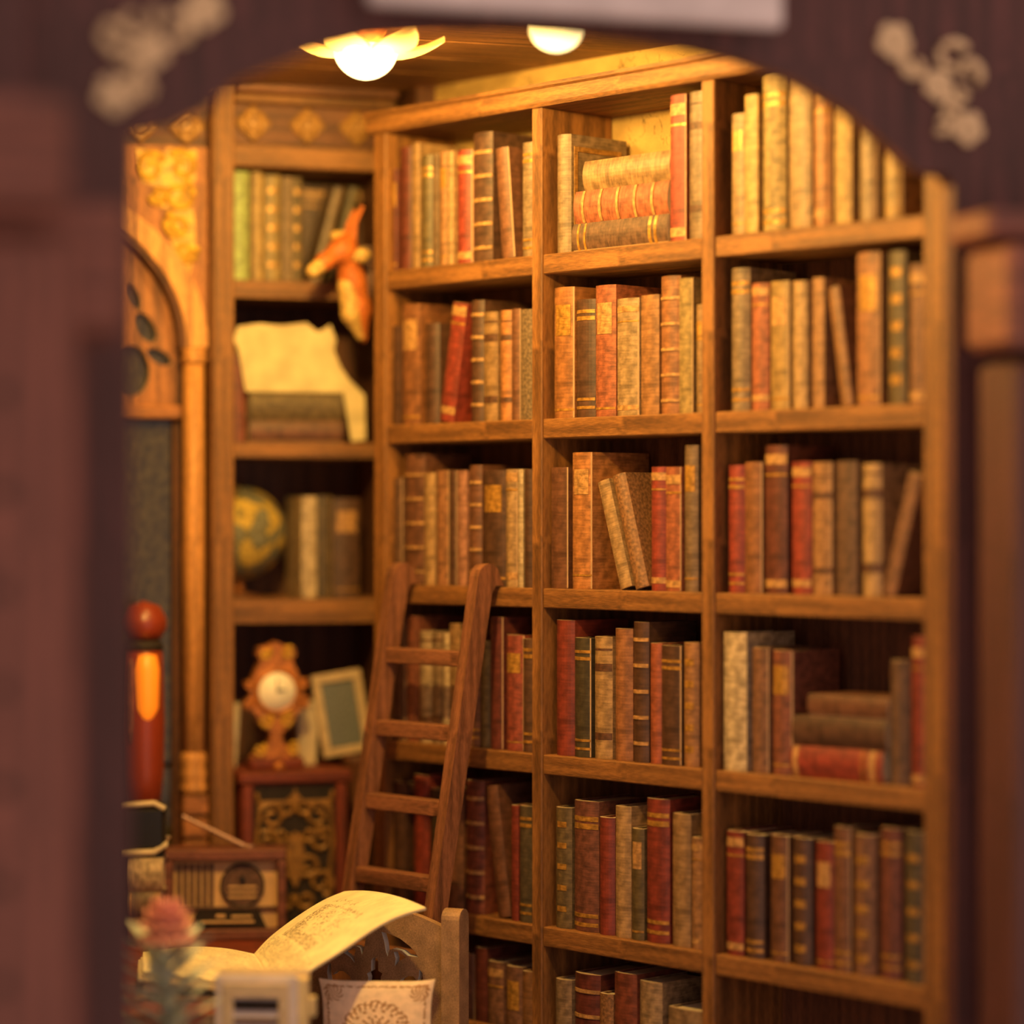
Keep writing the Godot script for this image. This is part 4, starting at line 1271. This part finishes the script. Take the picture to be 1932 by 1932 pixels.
func chest() -> void:
	var t := thing("ornate_chest", "red-brown chest with a gold filigree door under the corner shelves", "cabinet", BACK * moved(0.002, 0, 0.0))
	part(t, "body", box(Vector3(0.004, 0.562, -0.20), Vector3(0.238, 0.890, 0.05), 0.003), M.chest_v)
	part(t, "top", box(Vector3(-0.002, 0.8905, -0.21), Vector3(0.246, 0.916, 0.066), 0.004), M.chest_h)
	part(t, "base", box(Vector3(0.0, 0.561, -0.205), Vector3(0.242, 0.580, 0.056), 0.003), M.chest_h)
	for s in [[0.006, 0.030], [0.212, 0.236]]:
		part(t, "stile", box(Vector3(s[0], 0.582, 0.0505), Vector3(s[1], 0.889, 0.062), 0.003), M.chest_v)
	var d := part(t, "door", box(Vector3(0.031, 0.590, 0.0505), Vector3(0.211, 0.884, 0.055), 0.002), M.dark)
	var c := Vector2(0.121, 0.735)
	for s in [-1.0, 1.0]:
		for q in [[0.050, 0.085, 0.030, 1.3, 0.3], [0.022, 0.105, 0.022, 1.2, 2.0], [0.058, 0.030, 0.026, 1.3, 1.0], [0.028, -0.020, 0.026, 1.3, 4.0], [0.056, -0.060, 0.030, 1.3, 5.0], [0.024, -0.095, 0.022, 1.2, 2.6], [0.030, 0.045, 0.018, 1.1, 3.0]]:
			part(d, "filigree", tube(curl(Vector2(c.x + s * q[0], c.y + q[1]), q[2], q[3], q[4] if s > 0 else PI - q[4], s), 0.0062, 0.0045, 7), M.old_gold, moved(0, 0, 0.057))
		part(d, "filigree", tube([Vector3(c.x + s * 0.082, 0.60, 0.057), Vector3(c.x + s * 0.074, 0.68, 0.057), Vector3(c.x + s * 0.084, 0.76, 0.057), Vector3(c.x + s * 0.076, 0.84, 0.057), Vector3(c.x + s * 0.084, 0.872, 0.057)], 0.0045, 0.0045, 6), M.old_gold)
	part(d, "crest", prism(PackedVector2Array([Vector2(c.x - 0.016, c.y + 0.035), Vector2(c.x, c.y + 0.052), Vector2(c.x + 0.016, c.y + 0.035), Vector2(c.x + 0.022, c.y), Vector2(c.x + 0.012, c.y - 0.045), Vector2(c.x, c.y - 0.070), Vector2(c.x - 0.012, c.y - 0.045), Vector2(c.x - 0.022, c.y)]), 0.0552, 0.064), M.old_gold)
	part(d, "finial", prism(PackedVector2Array([Vector2(c.x - 0.010, c.y + 0.118), Vector2(c.x, c.y + 0.146), Vector2(c.x + 0.010, c.y + 0.118)]), 0.0552, 0.062), M.old_gold)
	part(d, "top_bar", box(Vector3(c.x - 0.078, c.y + 0.112, 0.0552), Vector3(c.x + 0.078, c.y + 0.119, 0.062), 0.001), M.old_gold)
	# clock
	var k := thing("mantel_clock", "gilt scrolled mantel clock with a white dial on the red-brown chest", "clock", BACK * moved(0.096, 0.9165, 0.0))
	var halfp := [[0.0, 0.275], [0.012, 0.268], [0.040, 0.262], [0.043, 0.246], [0.034, 0.236], [0.040, 0.222], [0.050, 0.200], [0.055, 0.190], [0.064, 0.192], [0.068, 0.183], [0.062, 0.174], [0.056, 0.172], [0.060, 0.155], [0.070, 0.144], [0.074, 0.134], [0.062, 0.130], [0.050, 0.124], [0.040, 0.112], [0.038, 0.098], [0.026, 0.086], [0.014, 0.082], [0.011, 0.068], [0.020, 0.052], [0.044, 0.036], [0.054, 0.024]]
	var op := PackedVector2Array()
	for q in halfp:
		op.append(Vector2(q[0], q[1]))
	for i in range(halfp.size() - 1, 0, -1):
		op.append(Vector2(-halfp[i][0], halfp[i][1]))
	part(k, "scrolled_case", prism(op, -0.034, 0.0), M.bronze)
	var dialm := part(k, "dial", lathe([Vector2(0, 0.006), Vector2(0.040, 0.006), Vector2(0.043, 0.0), Vector2(0, 0)], 32), M.white_enamel, Transform3D(Basis(Vector3.RIGHT, PI / 2), Vector3(0, 0.168, 0.0005)))
	part(dialm, "bezel", tube(ring_path(0.0455, 32), 0.005, 0.005, 8), M.bronze)
	part(dialm, "hand", box(Vector3(-0.0015, 0.0062, -0.028), Vector3(0.0015, 0.0074, 0.004), 0.0003), M.dark)
	part(dialm, "hand", box(Vector3(-0.002, 0.0076, -0.004), Vector3(0.018, 0.0086, 0.0), 0.0003), M.dark)
	for s in [-1.0, 1.0]:
		for q in [[0.026, 0.250, 0.013], [0.060, 0.182, 0.010], [0.062, 0.142, 0.012], [0.025, 0.104, 0.016], [0.038, 0.042, 0.014]]:
			part(k, "scroll", tube(curl(Vector2(q[0] * s, q[1]), q[2], 1.2, 1.0, s), 0.005, 0.004, 7), M.gold_ornament if q[2] > 0.012 else M.bronze, moved(0, 0, 0.002))
	part(k, "plinth", box(Vector3(-0.060, 0.0, -0.042), Vector3(0.060, 0.024, 0.010), 0.005), M.chest_h)
	part(k, "foot_knob", lathe([Vector2(0, 0), Vector2(0.012, 0.0), Vector2(0.013, 0.008), Vector2(0.008, 0.016), Vector2(0, 0.018)], 14), M.bronze, moved(0.0, 0.0, 0.022))
	# a pair of tapered cream vases and a framed picture
	for q in [[0.0, "left"], [0.178, "right"]]:
		var v := thing("cream_vase", "tapered cream vase standing %s of the mantel clock" % q[1], "vase", BACK * moved(q[0] + 0.006, 0.9165, -0.098), "cream vases beside the clock")
		var st := begin()
		var w0 := 0.018
		var w1 := 0.026
		var b4 := [Vector3(-w0, 0, -w0), Vector3(w0, 0, -w0), Vector3(w0, 0, w0), Vector3(-w0, 0, w0)]
		var t4 := [Vector3(-w1, 0.138, -w1), Vector3(w1, 0.138, -w1), Vector3(w1, 0.138, w1), Vector3(-w1, 0.138, w1)]
		for i in 4:
			var j := (i + 1) % 4
			quad(st, b4[i], b4[j], t4[j], t4[i], (b4[i] + b4[j]) / 2.0)
			quad(st, t4[i], t4[j], t4[j] * Vector3(0.8, 1, 0.8), t4[i] * Vector3(0.8, 1, 0.8), Vector3.UP)
			quad(st, t4[i] * Vector3(0.8, 1, 0.8), t4[j] * Vector3(0.8, 1, 0.8), b4[j] * Vector3(0.8, 1, 0.8) + Vector3(0, 0.01, 0), b4[i] * Vector3(0.8, 1, 0.8) + Vector3(0, 0.01, 0), -(b4[i] + b4[j]))
		quad(st, b4[0], b4[1], b4[2], b4[3], Vector3.DOWN)
		quad(st, b4[0] * 0.8 + Vector3(0, 0.01, 0), b4[1] * 0.8 + Vector3(0, 0.01, 0), b4[2] * 0.8 + Vector3(0, 0.01, 0), b4[3] * 0.8 + Vector3(0, 0.01, 0), Vector3.UP)
		part(v, "body", st.commit(), M.cream_paint)
		part(v, "lip", box(Vector3(-0.027, 0.130, 0.0245), Vector3(0.027, 0.138, 0.0275), 0.001), M.cream_paint)
	var stand := thing("round_stand", "small dark round stand under the tilted picture frame", "stand", BACK * moved(0.290, 0.5605, -0.06))
	part(stand, "drum", lathe([Vector2(0, 0), Vector2(0.030, 0), Vector2(0.030, 0.02), Vector2(0.018, 0.06), Vector2(0.018, 0.30), Vector2(0.034, 0.36), Vector2(0.038, 0.376), Vector2(0, 0.376)], 20), M.dark_oak_v)
	var fr := thing("picture_frame", "cream framed grey picture tilted on a round stand behind the ladder", "picture frame", BACK * moved(0.262, 0.937, -0.045) * Transform3D(Basis(Vector3.BACK, 0.14) * Basis(Vector3.RIGHT, -0.1), Vector3(0.0, 0.002, 0)))
	for q in [[-0.050, 0.0, 0.062, 0.018], [-0.050, 0.162, 0.062, 0.182], [-0.050, 0.0185, -0.032, 0.1615], [0.044, 0.0185, 0.062, 0.1615]]:
		part(fr, "frame_bar", box(Vector3(q[0], q[1], -0.008), Vector3(q[2], q[3], 0.004), 0.002), M.board)
	part(fr, "picture", box(Vector3(-0.0315, 0.019, -0.006), Vector3(0.0435, 0.161, -0.002), 0.0005), M.photo)

func ring_path(r: float, n: int) -> Array:
	var out := []
	for i in n + 1:
		out.append(Vector3(cos(TAU * i / n) * r, 0.004, sin(TAU * i / n) * r))
	return out

func deer() -> void:
	var base := Vector3(-0.335, 1.985, -5.70)
	var t := thing("deer_head", "small orange deer head with pale muzzle mounted beside the corner shelves", "wall trophy", moved(base.x, base.y, base.z))
	var p := func(x: float, y: float, z: float) -> Vector3: return Vector3(x, y, z) - base
	var head := body([
		[p.call(-0.419, 1.982, -5.60), p.call(-0.398, 2.001, -5.615), 0.013, 0.016],
		[p.call(-0.398, 2.001, -5.615), p.call(-0.362, 2.030, -5.645), 0.016, 0.025],
		[p.call(-0.362, 2.030, -5.645), p.call(-0.352, 2.045, -5.655), 0.025, 0.022],
		[p.call(-0.355, 2.025, -5.655), p.call(-0.342, 1.965, -5.680), 0.023, 0.028],
		[p.call(-0.342, 1.965, -5.680), p.call(-0.332, 1.905, -5.692), 0.028, 0.029],
		[p.call(-0.332, 1.905, -5.692), p.call(-0.318, 1.842, -5.700), 0.029, 0.008]], 0.0058, 0.016)
	part(t, "head_and_neck", head, M.deer)
	part(t, "muzzle", body([[p.call(-0.421, 1.980, -5.597), p.call(-0.405, 1.994, -5.609), 0.0155, 0.0165]], 0.005, 0.01), M.deer_pale)
	part(t, "throat", body([[p.call(-0.352, 1.955, -5.668), p.call(-0.345, 1.895, -5.672), 0.022, 0.020], [p.call(-0.345, 1.895, -5.672), p.call(-0.325, 1.845, -5.690), 0.020, 0.008]], 0.0055, 0.01), M.deer_pale)
	for e in [[-0.330, 2.016, -5.645, 0.024, -0.35], [-0.372, 2.062, -5.675, 0.020, 0.6]]:
		part(t, "ear", body([[p.call(e[0] - 0.006, e[1], e[2]), p.call(e[0] + e[3] * 0.5, e[1] + e[3] * e[4] * -0.5, e[2]), 0.012, 0.015], [p.call(e[0] + e[3] * 0.5, e[1], e[2]), p.call(e[0] + e[3], e[1] + 0.004, e[2]), 0.015, 0.005]], 0.004, 0.006), M.deer_pale)
	for a in [[-0.340, 2.052, -5.648, -0.318, 2.124], [-0.352, 2.055, -5.672, -0.336, 2.118]]:
		part(t, "horn", tube([p.call(a[0], a[1], a[2]), p.call(lerpf(a[0], a[3], 0.4) - 0.004, lerpf(a[1], a[4], 0.5), a[2]), p.call(a[3], a[4], a[2])], 0.010, 0.004, 8), M.deer)
	for s in [-5.623, -5.655]:
		part(t, "eye", body([[p.call(-0.376, 2.036, s), p.call(-0.375, 2.037, s), 0.005, 0.005]], 0.0025, 0.002), M.black)
	part(t, "mount", prism(PackedVector2Array([Vector2(-0.02, 0.06), Vector2(0.03, 0.06), Vector2(0.036, 0.0), Vector2(0.022, -0.10), Vector2(0.008, -0.12), Vector2(-0.016, -0.06)]), -0.028, -0.016), M.dark_oak_v)


# ---------------------------------------------------------------- foreground
func foreground() -> void:
	var b := thing("front_bench", "low dark bench inside the front arch that carries the flower and booklet", "bench", moved(-0.46, 0, -4.47))
	part(b, "bench_top", box(Vector3(-0.22, 0.36, -0.225), Vector3(0.19, 0.385, 0.27), 0.004), M.dark_oak_h)
	for x in [-0.20, 0.14]:
		for z in [-0.215, 0.22]:
			part(b, "leg", box(Vector3(x, 0.0125, z), Vector3(x + 0.03, 0.3595, z + 0.03), 0.003), M.dark_oak_v)
	var k := thing("framed_booklet", "blurred grey framed booklet with cream page edge in the foreground", "booklet", moved(-0.4437, 0.3855, -4.62, -4.0))
	part(k, "front_board", box(Vector3(-0.075, 0.0, -0.012), Vector3(0.070, 0.275, 0.0), 0.003), M.plaque)
	for q in [[-0.060, 0.236, 0.056, 0.262], [-0.060, 0.02, -0.042, 0.2355], [0.038, 0.02, 0.056, 0.2355]]:
		part(k, "raised_border", box(Vector3(q[0], q[1], 0.0), Vector3(q[2], q[3], 0.006), 0.002), M.cream_paint)
	part(k, "dark_strip", box(Vector3(-0.041, 0.214, 0.0), Vector3(0.037, 0.232, 0.002), 0.0006), M.dark)
	for i in 4:
		part(k, "text_strip", box(Vector3(-0.041, 0.19 - i * 0.03, 0.0), Vector3(0.037, 0.20 - i * 0.03, 0.002), 0.0006), M.grille)
	part(k, "page_block", box(Vector3(-0.07, 0.003, -0.045), Vector3(0.086, 0.268, -0.0125), 0.002), M.parchment)
	part(k, "index_tab", box(Vector3(0.0865, 0.20, -0.035), Vector3(0.099, 0.235, -0.018), 0.002), M.parchment)
	part(k, "back_board", box(Vector3(-0.075, 0.0, -0.058), Vector3(0.084, 0.278, -0.0455), 0.003), M.cream_paint)
	# flower
	var f := thing("potted_flower", "pink flower with grey-green feathery leaves in a pot, blurred in the foreground", "flower", moved(-0.580, 0.3855, -4.45))
	part(f, "pot", lathe([Vector2(0, 0), Vector2(0.05, 0), Vector2(0.068, 0.10), Vector2(0.074, 0.10), Vector2(0.074, 0.122), Vector2(0.062, 0.122), Vector2(0.060, 0.11), Vector2(0, 0.11)], 24), M.clay)
	part(f, "stem", tube([Vector3(0, 0.11, 0), Vector3(0.006, 0.22, 0.0), Vector3(0.0, 0.380, 0.0)], 0.006, 0.004, 8), M.leaf)
	for i in 34:
		var a := TAU * i / 34.0 * 9.0 + 0.2
		var rise := 0.14 + 0.20 * ((i * 11) % 34) / 34.0
		var long := 0.080 + 0.014 * (i % 4)
		var rows := []
		for j in 6:
			var v := j / 5.0
			var row := []
			for q in 3:
				var u := q - 1.0
				row.append(Vector3(u * 0.014 * sin(PI * (0.1 + 0.85 * v)), 0.075 * v - 0.020 * v * v, long * v))
			rows.append(row)
		part(f, "leaf", sheet(rows, 0.0015), M.leaf, Transform3D(Basis(Vector3.UP, a), Vector3(0, rise, 0)))
	for ring in [[13, 0.041, -0.010], [12, 0.039, 0.010], [10, 0.032, 0.028], [8, 0.020, 0.042]]:
		for i in ring[0]:
			var a: float = TAU * i / ring[0] + ring[1] * 20.0
			var rows := []
			for j in 5:
				var v := j / 4.0
				var row := []
				for q in 5:
					var u := (q - 2.0) / 2.0
					row.append(Vector3(u * 0.020 * sin(PI * (0.18 + 0.7 * v)), ring[2] * v * 1.2 - 0.008 * u * u, 0.004 + ring[1] * v))
				rows.append(row)
			part(f, "petal", sheet(rows, 0.0015), M.petal, Transform3D(Basis(Vector3.UP, a), Vector3(0, 0.382, 0)))
	part(f, "flower_heart", lathe([Vector2(0, 0.368), Vector2(0.018, 0.372), Vector2(0.027, 0.388), Vector2(0.020, 0.408), Vector2(0.0, 0.418)], 16), M.petal)
